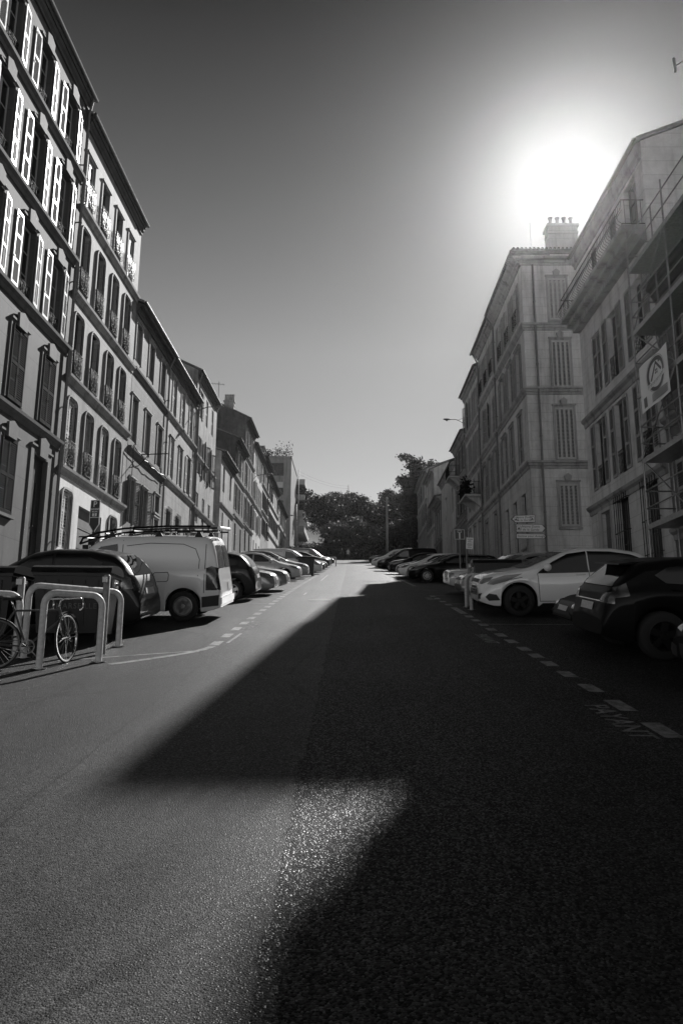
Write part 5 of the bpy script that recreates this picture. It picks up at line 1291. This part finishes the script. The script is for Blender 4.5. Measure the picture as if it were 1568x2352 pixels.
# --- sign posts on the right
def sign_post(name, label, x, y, h, rz, r=.03):
    t = thing(name, label, 'road sign', (x, y, zg(y)), rz); b = MB(); b.tube([(0, 0, -.1), (0, 0, h)], r, 10); b.build('post', M['grey_post'], t, smooth=True, ang=40); return t
t = sign_post('road_sign', 'square dark dead end sign with a white T on a thin grey pole', 4.9, 32.0, 2.6, .0)
b = MB(); b.box(-.225, .225, -.05, -.04, 2.06, 2.51); p = b.build('sign_panel', M['sign_white'], t)
b = MB(); b.box(-.205, .205, -.056, -.051, 2.08, 2.49); b.build('sign_face', M['sign_grey'], p)
b = MB(); b.box(-.03, .03, -.062, -.057, 2.09, 2.36); b.box(-.09, .09, -.062, -.057, 2.37, 2.46); b.build('symbol', M['sign_white'], p)
b = MB(); b.box(-.075, .075, -.068, -.063, 2.385, 2.445); b.build('symbol', M['sign_grey'], p)
t = sign_post('road_sign', 'pale temporary notice board tied to a thin pole in front of the dead end sign', 5.03, 31.0, 2.2, -.1)
b = MB(); b.box(-.15, .15, -.05, -.042, 1.62, 2.12); p = b.build('sign_panel', M['sign_white'], t, rz=0); p.rotation_euler = (0, .08, 0)
b = MB()
for i, (wv, z, sz) in enumerate(((.24, 2.05, .032), (.12, 1.98, .022), (.2, 1.93, .022), (.2, 1.85, .018), (.22, 1.81, .018), (.2, 1.77, .018), (.18, 1.70, .03))):
    n = 6 if i else 9; gap = wv/n
    for k in range(n): b.box(-wv/2+k*gap, -wv/2+k*gap+gap*.72, -.053, -.0505, z-sz/2, z+sz/2)
b.build('lettering', M['sign_grey'], p)
def dirsign(t, z, L, hh, dirn, rz, lines, size, icon=(), off=0):
    b = MB(); tip = hh*.55
    def o(g): 
        a, c = -L/2-g, L/2+g; hz = hh/2+g
        q = [(a, -hz), (c-tip, -hz), (c+g*.6, 0), (c-tip, hz), (a, hz)]
        return [(off+dirn*u, z+v) for u, v in q]
    b.prism(o(.0), 'y', -.06, -.03); p = b.build('sign_panel', M['sign_grey'], t, (0, 0, 0), rz)
    b = MB(); b.prism([(off+dirn*u, z+v) for u, v in [(-L/2+.02, -hh/2+.02), (L/2-tip-.01, -hh/2+.02), (L/2-.07, 0), (L/2-tip-.01, hh/2-.02), (-L/2+.02, hh/2-.02)]], 'y', -.066, -.061); b.build('sign_face', M['sign_white'], p)
    b = MB()
    for i, tx in enumerate(lines):
        v, f = text_geo(tx, size, .0, 'CENTER', 1.12); zz = z+(len(lines)-1)*size*.5-i*size*1.0
        b.add(v, f, lambda q: (off+q[0]+q[1]*.2+(.02 if not icon else icon[-1]), -.0685, zz+q[1]))
    for ic in icon[:-1]:
        s = hh*.28
        for a, c, d, e in ((-s, s, -s, -s+.014), (-s, s, s-.014, s), (-s, -s+.014, -s, s), (s-.014, s, -s, s)): b.box(off+ic+a, off+ic+c, -.0685, -.0665, z+d, z+e)
        b.prism([(off+ic-s*.7, z-s*.6), (off+ic+s*.7, z-s*.6), (off+ic+s*.3, z), (off+ic, z+s*.55), (off+ic-s*.25, z-.01)], 'y', -.0685, -.0665)
    b.build('lettering', M['sign_grey'], p)
t = sign_post('direction_sign', 'three white arrow signs to Notre Dame de la Garde on a steel pole', 8.45, 34.0, 3.5, 0, .045)
dirsign(t, 3.12, 1.15, .36, -1, -.16, ['Notre Dame', 'de la Garde'], .135, (-.33, .42, .05), -.18)
dirsign(t, 2.66, 1.48, .39, 1, .03, ['Notre Dame', 'de la Garde'], .15, (-.60, -.02), .18)
dirsign(t, 2.27, 1.48, .25, 1, .03, ['Institut pour Aveugles'], .135, (), .18)

# --- street lamps on the facades, utility poles, wires
def wall_lamp(x, y, z, out, side, label):
    t = thing('street_lamp', label, 'street lamp', (x, y, z), 0 if side < 0 else PI, 'lamps on arms from the facades')
    b = MB(); b.tube([(0, 0, -.1), (.3, 0, .12), (out*.6, 0, .28), (out, 0, .30)], .035, 8); b.tube([(0, 0, .45), (.5, 0, .22)], .018, 6); b.box(-.01, .04, -.08, .08, -.3, .5); b.build('arm', M['zinc'], t, smooth=True, ang=40)
    b = MB(); n = 10
    b.lathe([(0, out-.05), (.07, out), (.13, out+.2), (.15, out+.38), (.12, out+.55), (.05, out+.66), (0, out+.68)], 12, 'x', (0, 0, .30)); hd = b.build('lamp_head', M['zinc'], t, smooth=True); hd.scale = (1, 1, .55); hd.location = (0, 0, .14)
    b = MB(); b.lathe([(0, -.11), (.07, -.08), (.11, 0)], 12, 'z', (out+.36, 0, .24)); b.build('lamp_glass', M['lamp_glass'], t, smooth=True)
wall_lamp(XL, 49.0, 18.75, 1.25, -1, 'street lamp on a long arm above the weathered townhouse, nearest on the left')
wall_lamp(XL, 79.8, 21.6, 1.4, -1, 'middle street lamp of the left row, by the white townhouse')
wall_lamp(XL, 108.5, 22.4, 1.6, -1, 'farthest small street lamp on the left before the apartment block')
wall_lamp(XR, 58.4, 21.0, 1.1, 1, 'street lamp arching from the shaded right facades against the sky')
def pole(x, y, z1, r, label, lamp=False):
    t = thing('utility_pole', label, 'utility pole', (x, y, zg(y) if y < 112 else HZ(x, y))); h = z1-t.location.z
    b = MB(); b.tube([(0, 0, -.3), (0, 0, h)], [r, r*.7], 8); b.build('post', M['grey_post'], t, smooth=True)
    if lamp:
        b = MB(); b.tube([(0, 0, h*.68), (-.5, 0, h*.72), (-1.0, 0, h*.72)], .04, 6); a = b.build('arm', M['zinc'], t)
        b = MB(); b.lathe([(0, -1.5), (.12, -1.35), (.13, -1.1), (.04, -.95)], 10, 'x', (0, 0, h*.72)); b.build('lamp_head', M['sign_back'], a, smooth=True)
        for q in (.985, .93): k = MB(); k.box(-.35, .35, -.04, .04, h*q-.04, h*q+.04); k.build('cross_arm', M['zinc'], t)
    return t
pole(5.35, 104, 24.6, .2, 'tall concrete utility pole with a lamp in front of the trees', True)
pole(-9.2, 124, 34.0, .12, 'thin wooden pole rising above the trees beside the apartment block'); pole(-.4, 146, 36.5, .12, 'short distant pole sticking up from the tree tops at the centre')
pole(-8.6, 112, 25.2, .12, 'thin pole with a small lamp at the foot of the balconied apartment block')
b = MB(); p0, p1 = Vector((-9.2, 124, 33.7)), Vector((-.4, 146, 36.2))
for dz in (0, -.5): b.tube([p0.lerp(p1, i/8)+Vector((0, 0, dz-1.2*(i/8)*(1-i/8)*4*.5)) for i in range(9)], .014, 4)
tag(b.build('overhead_wires', M['rubber']), 'thin wires slung between the two poles above the trees', 'wires')
b = MB()
for (y0, y1, z) in ((34.2, 40.6, 12.1),):
    b.tube([(XL+.26, y0+(y1-y0)*i/10, z-.35-.22*sin(PI*i/10)-.06*sin(9*i)) for i in range(11)], .022, 5)
    b.tube([(XL+.25, y0, z-.3), (XL+.25, y0, z-1.9)], .02, 5)
    b.tube([(XL+.01, 36.0, z-.3), (XL+1.5, 36.0, z-.25)], .03, 5); b.tube([(XL+.01, 36.0, z-.9), (XL+.5, 36.0, z-.3)], .02, 5)
tag(b.build('facade_cables', M['trim_black']), 'drooping cable bundle and iron bracket on the grey three storey townhouse', 'cables')
def aerial():
    t = thing('aerial', 'spiky television aerial beside the four pot chimney', 'aerial', (-13.75, 70.8, 26.3)); b = MB(); b.tube([(0, 0, -2), (0, 0, 3.3)], .03, 5)
    b.tube([(-1.0, 0, 3.1), (.6, 0, 2.95)], .02, 4)
    for i in range(6): b.tube([(-.95+i*.28, -.3, 3.09-i*.028), (-.95+i*.28, .3, 3.09-i*.028)], .014, 4)
    for s in (-1, 1): b.tube([(-1.0, 0, 3.1), (-1.15, 0, 3.1+s*.4)], .014, 4)
    b.build('mast', M['zinc'], t)
aerial()
def flue(x, y, z):
    t = thing('roof_flue', 'mushroom capped flue pipe on the grey townhouse roof edge', 'flue', (x, y, z)); b = MB(); b.lathe([(.13, -.6), (.13, .5)], 12); b.build('pipe', M['zinc'], t, smooth=True)
    b = MB(); b.lathe([(0, .62), (.28, .55), (.33, .48), (.0, .5)], 12); b.build('cap', M['zinc'], t, smooth=True)
flue(-11.6, 40.0, 20.2)

# --- scaffold and banner on the near right
def scaffold():
    y0 = 19.95; t = thing('scaffold', 'tube scaffold with plank platforms against the houses at the right edge', 'scaffold', (8.75, y0, zg(y0)+.13))
    zb = t.location.z; X0, X1 = -.40, .42; ys = [0, -2.5, -5.0]; lv = [5.2-zb, 7.1-zb, 9.05-zb, 11.0-zb, 13.0-zb]
    for y in ys:
        for x in (X0, X1):
            b = MB(); b.tube([(x, y, 0), (x, y, lv[-1]+(2.2 if x == X1 else 1.3))], .026, 8); b.lathe([(.08, 0), (.08, .01), (.026, .012)], 8, c=(x, y, 0))
            for z in lv: b.lathe([(.04, z-.08), (.045, z-.04), (.04, z)], 8, c=(x, y, 0))
            b.build('standard', M['steel'], t, smooth=True, ang=40)
    for z in lv:
        b = MB()
        for k in range(2):
            a, c = ys[k+1], ys[k]
            for q in range(3): w = (X1-X0-.08)/3; b.box(X0+.04+q*w, X0+.04+(q+1)*w-.008, a+.02, c-.02, z-.07, z)
            b.box(X0-.02, X0+.02, a+.01, c-.01, z-.11, z+.04)
        b.build('platform', M['steel'], t)
        for h in (.5, 1.0):
            b = MB(); b.tube([(X0, ys[0], z+h), (X0, ys[-1], z+h)], .021, 6); b.build('guard_rail', M['steel'], t, smooth=True)
            b = MB(); b.tube([(X0, ys[0], z+h), (X1, ys[0], z+h)], .021, 6); b.build('guard_rail', M['steel'], t, smooth=True)
        b = MB(); b.tube([(X0, ys[0], z-.05), (X1, ys[0], z-.05)], .021, 6); b.build('transom', M['steel'], t)
    for i in range(len(lv)-1):
        b = MB(); a, c = (ys[0], ys[1]) if i % 2 else (ys[1], ys[0]); b.tube([(X0, a, lv[i]), (X0, c, lv[i+1])], .02, 6); b.build('brace', M['steel'], t, smooth=True)
    for i in (1, 2):
        b = MB(); z0_, z1_ = lv[i], lv[i+1]
        for s in (-.16, .16): b.tube([(.1+s, -1.2, z0_), (.1+s, -.6, z1_)], .016, 6)
        for k in range(7): f = (k+.5)/7; b.tube([(-.06, -1.2+.6*f, z0_+(z1_-z0_)*f), (.26, -1.2+.6*f, z0_+(z1_-z0_)*f)], .012, 5)
        b.build('ladder', M['steel'], t)
    b = MB(); b.tube([(1.60, 0, 20.2-zb), (2.6, -.5, 20.6-zb), (2.5, 0, 13-zb)], .03, 8); b.tube([(1.62, 0, 20.0-zb), (1.60, 0, 20.5-zb)], .05, 8); b.build('tube', M['steel'], t, smooth=True)
scaffold()
def banner():
    t = thing('banner', 'pale contractor banner with a round house emblem hung on the scaffold', 'banner', (8.30, 19.55, 8.35)); W_, H_ = 1.85, 1.36
    n = 12; b = MB()
    def sx(u, v): return -.035*sin(u*7)*(.4+.6*sin(v*2.3))-.03
    def P(u, v, o=0): return (sx(u, v)-o, -u*W_, v*H_)                                    # u runs towards the camera
    for i in range(n):
        for j in range(6): b.q(P(i/n, j/6), P((i+1)/n, j/6), P((i+1)/n, (j+1)/6), P(i/n, (j+1)/6))
    sh = b.build('sheet', M['sign_white'], t, smooth=True)
    e = MB(); cu, cv, rr = .56, .60, .36; A = W_/H_
    def C(a, r): return (cu+r*cos(a)/A, cv+r*sin(a))
    for i in range(40):
        a0, a1 = 2*PI*i/40, 2*PI*(i+1)/40
        for r0, r1 in ((.27, .355), (.372, .382)):
            e.q(P(*C(a0, r0), .006), P(*C(a1, r0), .006), P(*C(a1, r1), .006), P(*C(a0, r1), .006))
    def poly(pts, o=.006): e.q(*[P(cu+x/A, cv+y, o) for x, y in pts])
    poly([(-.23, -.10), (-.17, -.10), (.0, .20), (-.0, .13+.14)]); poly([(0, .27), (0, .20), (.19, .0), (.23, .04)]); poly([(.10, .26), (.15, .26), (.15, .20), (.10, .20)])
    for x in (-.045, .012):
        for y in (.0, .055): poly([(x, y), (x+.04, y), (x+.04, y+.04), (x, y+.04)])
    for k in range(4): y = .20-k*.045; e.q(P(.40, y, .006), P(.92, y, .006), P(.92, y+.02, .006), P(.40, y+.02, .006))
    e.q(P(.12, .06, .006), P(.24, .06, .006), P(.24, .27, .006), P(.12, .27, .006))
    e.build('emblem', M['sign_grey'], sh)
    r = MB()
    for i in range(10):
        u0, u1 = -.38+.076*i, -.38+.076*(i+1); f = lambda u: -.19+.06*sin(u*4)
        r.q(P(cu+u0/A, cv+f(u0), .010), P(cu+u1/A, cv+f(u1), .010), P(cu+u1/A, cv+f(u1)+.10, .010), P(cu+u0/A, cv+f(u0)+.10, .010))
    r.build('ribbon', M['sign_white'], sh)
    r = MB()
    for i in range(11):
        u = -.34+.062*i; f = -.17+.06*sin(u*4); r.q(P(cu+u/A, cv+f, .013), P(cu+(u+.014)/A, cv+f, .013), P(cu+(u+.03)/A, cv+f+.065, .013), P(cu+(u+.014)/A, cv+f+.065, .013))
        r.q(P(cu+(u+.014)/A, cv+f+.05, .013), P(cu+(u+.045)/A, cv+f+.05, .013), P(cu+(u+.045)/A, cv+f+.062, .013), P(cu+(u+.014)/A, cv+f+.062, .013))
    r.build('lettering', M['sign_grey'], sh)
banner()

# ---------------------------------------------------------------- people far up the street
def person(x, y, label, top, legs, h=1.72, step=.12, mirror=1):
    V = [(0, 0, .92), (0, .01, 1.14), (0, 0, 1.40), (0, 0, 1.50), (0, .02, 1.60), (0, .02, 1.72)]; Rr = [.135, .125, .13, .055, .085, .07]; E = [(0, 1), (1, 2), (2, 3), (3, 4), (4, 5)]
    for s in (-1, 1):
        i = len(V); V += [(s*.18, 0, 1.40), (s*.24, .03*s*mirror, 1.13), (s*.25, -.10*s*mirror, .90), (s*.25, -.13*s*mirror, .80)]; Rr += [.06, .045, .035, .038]; E += [(2, i), (i, i+1), (i+1, i+2), (i+2, i+3)]
        i = len(V); V += [(s*.10, 0, .86), (s*.11, step*s*mirror+.03, .48), (s*.11, step*s*mirror*1.2, .08), (s*.12, step*s*mirror*1.2-.14, .04)]; Rr += [.095, .065, .045, .04]; E += [(0, i), (i, i+1), (i+1, i+2), (i+2, i+3)]
    me = bpy.data.meshes.new('person'); me.from_pydata([tuple(c*h/1.78 for c in v) for v in V], E, []); o = bpy.data.objects.new('person', me); COL.objects.link(o)
    o.modifiers.new('skin', 'SKIN'); 
    for k, r in enumerate(Rr): me.skin_vertices[0].data[k].radius = (r, r*.8)
    me.skin_vertices[0].data[0].use_root = True
    ss = o.modifiers.new('sub', 'SUBSURF'); ss.levels = ss.render_levels = 1
    dg = bpy.context.evaluated_depsgraph_get(); m2 = bpy.data.meshes.new_from_object(o.evaluated_get(dg)); bpy.data.objects.remove(o)
    for m in ('skin', top, legs, 'hair'): m2.materials.append(M[m])
    for p in m2.polygons:
        z = p.center.z/h*1.78; ax = abs(p.center.x); p.use_smooth = True
        p.material_index = 3 if z > 1.68 or (z > 1.56 and p.center.y > .05) else 0 if z > 1.47 else (1 if z > .9 and (ax < .2 or z > 1.15) else 0 if ax > .19 else 2)
    ob = link('person', m2, None, (x, y, zg(y))); return tag(ob, label, 'person', None)
person(-.35, 104.5, 'person in a white top and dark trousers standing at the end of the road', 'cloth_white', 'cloth_dark')
person(-1.25, 107.5, 'person in dark clothes at the end of the road, left of the white top', 'cloth_dark', 'cloth_dark', 1.78, .05, -1)

# ---------------------------------------------------------------- trees
def crown_mesh(seed, clumps, n, size, mat, name='crown'):
    r = random.Random(seed); b = MB(); tot = sum(c[1]**2 for c in clumps)
    for (c, R, fz) in clumps:
        m = int(n*R*R/tot)
        # small twig clusters scattered near the surface of every clump leave gaps between them
        tw = []
        for i in range(max(6, m//16)):
            d = Vector((r.gauss(0, 1), r.gauss(0, 1), r.gauss(0, 1))).normalized()*R*(r.uniform(.35, 1.0)**.5)*r.uniform(.8, 1.12); d.z *= fz; tw.append(Vector(c)+d)
        for i in range(m):
            p = r.choice(tw)+Vector((r.gauss(0, 1), r.gauss(0, 1), r.gauss(0, .7)))*size*1.25
            a = Vector((r.gauss(0, 1), r.gauss(0, 1), r.gauss(0, .6))).normalized(); c2 = a.cross(Vector((r.gauss(0, 1), r.gauss(0, 1), 1.2))).normalized()
            s = size*r.uniform(.55, 1.15); b.q(p-a*s, p+c2*s*.55, p+a*s, p-c2*s*.55)
    return b.mesh(name, mat)
def clumps_round(seed, R, k, zc, fz=.8, sq=1.0):
    r = random.Random(seed); out = [((0, 0, zc), R*.62, fz)]
    for i in range(k):
        a = r.uniform(0, 2*PI); e = r.uniform(-.35, 1); q = R*.68
        out.append(((q*cos(a)*math.sqrt(max(0.05, 1-e*e*.8)), q*sin(a)*math.sqrt(max(.05, 1-e*e*.8)), zc+q*e*sq), R*r.uniform(.24, .42), fz))
    return out
def trunk_mesh(seed, h, zc, R):
    r = random.Random(seed); b = MB(); b.tube([(0, 0, -.6), (.1, .05, h*.3), (.15, -.1, h*.6), (.1, .1, h*.85)], [.38, .3, .2, .07], 9)
    for i in range(7):
        a = r.uniform(0, 2*PI); z = h*r.uniform(.3, .7); q = R*r.uniform(.5, .85); b.tube([(.1, 0, z), (q*.5*cos(a), q*.5*sin(a), z+R*.2), (q*cos(a), q*sin(a), z+R*.45)], [.13, .08, .03], 6)
    return b.mesh('trunk', M['bark'], True)
KINDS = {}
def tree_kind(k):
    if k in KINDS: return KINDS[k]
    if k == 'pine': h, R = 14, 5.4; cl = clumps_round(3, R, 17, 8.6, .72, .82); me = crown_mesh(11, cl, 9500, .27, M['leaf_mid'])
    elif k == 'oak': h, R = 12, 5.0; cl = clumps_round(8, R, 15, 6.6, .85, .95); me = crown_mesh(12, cl, 9000, .27, M['leaf_dark'])
    elif k == 'light': h, R = 9, 4.2; cl = clumps_round(15, R, 13, 5.0, .85, .9); me = crown_mesh(13, cl, 7500, .24, M['leaf_sunlit'])
    elif k == 'tall':
        h, R = 17, 3.4; r = random.Random(4); cl = [((r.gauss(0, 1.2), r.gauss(0, 1.2), 2.5+i*1.0), R*(.72-.022*i)*r.uniform(.7, 1.0), .9) for i in range(14)]+[((r.uniform(-3, 3), r.gauss(0, 1), z), 1.0, .55) for z in (11.6, 13.1, 14.4, 15.8, 16.6)]
        me = crown_mesh(14, cl, 15000, .25, M['leaf_dark'])
    elif k == 'cypress': h, R = 8, 1.0; cl = [((0, 0, 1+i*.7), 1.0-.075*i, 1.2) for i in range(10)]; me = crown_mesh(16, cl, 1500, .16, M['leaf_dark'])
    elif k == 'bush': h, R = 3, 2.2; cl = clumps_round(21, R, 9, 1.5, .7, .7); me = crown_mesh(17, cl, 3800, .17, M['leaf_sunlit'])
    KINDS[k] = (me, trunk_mesh(hash(h) % 97, h if k != 'tall' else 15, h*.6, R*.8), h); return KINDS[k]
def tree(name, label, k, x, y, s=1.0, rz=0.0, z=None, sz=1.0):
    me, tr, h = tree_kind(k); t = thing(name, label, 'tree' if k != 'bush' else 'bush', (x, y, HZ(x, y) if y >= 113 else zg(y)), rz, 'trees closing the top of the street' if k != 'bush' else 'bushes at the foot of the trees')
    t.scale = (s, s, s*sz); link('crown', me, t); link('trunk', tr, t); return t
tree('pine_tree', 'broad domed pine beside the apartment block, leftmost big crown', 'pine', -4.3, 126, .76, .4, sz=1.28)
tree('pine_tree', 'rear pine peeping between the leftmost dome and the centre crown', 'pine', -1.8, 143, .9, 2.1)
tree('broadleaf_tree', 'dark broad tree at the centre of the tree group', 'oak', 3.4, 130, 1.12, 1.1)
tree('broadleaf_tree', 'paler sunlit tree low at the centre left of the tree group', 'light', -1.2, 119, 1.0, .2)
tree('broadleaf_tree', 'tree coloured as sunlit right of centre just left of the concrete pole', 'light', 4.6, 117.5, .8, 1.9)
tree('broadleaf_tree', 'dark tree behind the concrete utility pole', 'oak', 7.6, 124, 1.0, 2.6)
tree('tall_tree', 'tallest ragged evergreen left of the last right house', 'tall', 9.4, 112.5, 1.0, .5)
tree('tall_tree', 'second tall evergreen half hidden behind the last right house', 'tall', 11.9, 115.5, 1.0, 2.2)
tree('broadleaf_tree', 'dark tree at far left behind the apartment balconies', 'oak', -13, 150, 1.2, 3.0)
tree('broadleaf_tree', 'low dark tree filling below the tall evergreen on the right', 'oak', 7.6, 111.5, .62, 3.9)
tree('broadleaf_tree', 'shaded low tree in the middle behind the people', 'oak', 1.2, 117.5, .66, 5.2)
tree('cypress_tree', 'small pointed cypress on the skyline right of centre', 'cypress', 8.7, 150, .85, 0)
tree('broadleaf_tree', 'dark tree on the far slope between centre and right', 'oak', 9.5, 146, 1.0, .9)
for i, (x, y, s, lab) in enumerate(((-7.6, 110.5, 1.0, 'sunlit bush at the foot of the apartment block, leftmost bush'), (-4.8, 111.2, 1.1, 'sunlit bush second from the apartment block'), (-2.6, 112.5, .8, 'third small sunlit bush left of the people'))): tree('bush', lab, 'bush', x, y, s, i*1.3)
def hedge():
    r = random.Random(9); b = MB()
    for i in range(9000):
        x = r.uniform(-4, 10.5); y = 110.6+r.gauss(0, .45); z = zg(y)+r.uniform(0, 1)**.8*(3.6+.6*sin(x*1.1)+.4*sin(x*2.7)); p = Vector((x, y, z)); a = Vector((r.gauss(0, 1), r.gauss(0, 1), r.gauss(0, 1))).normalized()*.2; c = a.cross(Vector((r.gauss(0, 1), r.gauss(0, 1), 1))).normalized()*.14
        b.q(p-a, p+c, p+a, p-c)
    tag(b.build('hedge', M['leaf_dark']), 'dark overgrown hedge closing the end of the road behind the people', 'hedge')
hedge()

# ---------------------------------------------------------------- air
def haze():
    b = MB(); b.box(-170, 170, -110, 330, -4, 50); m = bpy.data.materials.new('haze'); m.use_nodes = True; n = m.node_tree.nodes; n.remove(n['Principled BSDF'])
    v = n.new('ShaderNodeVolumePrincipled'); v.inputs['Color'].default_value = (.95, .95, .95, 1); v.inputs['Density'].default_value = .00015; v.inputs['Anisotropy'].default_value = .88
    m.node_tree.links.new(v.outputs[0], n['Material Output'].inputs['Volume']); o = b.build('haze', m); o['kind'] = 'stuff'
HAZE = True
if HAZE: haze()
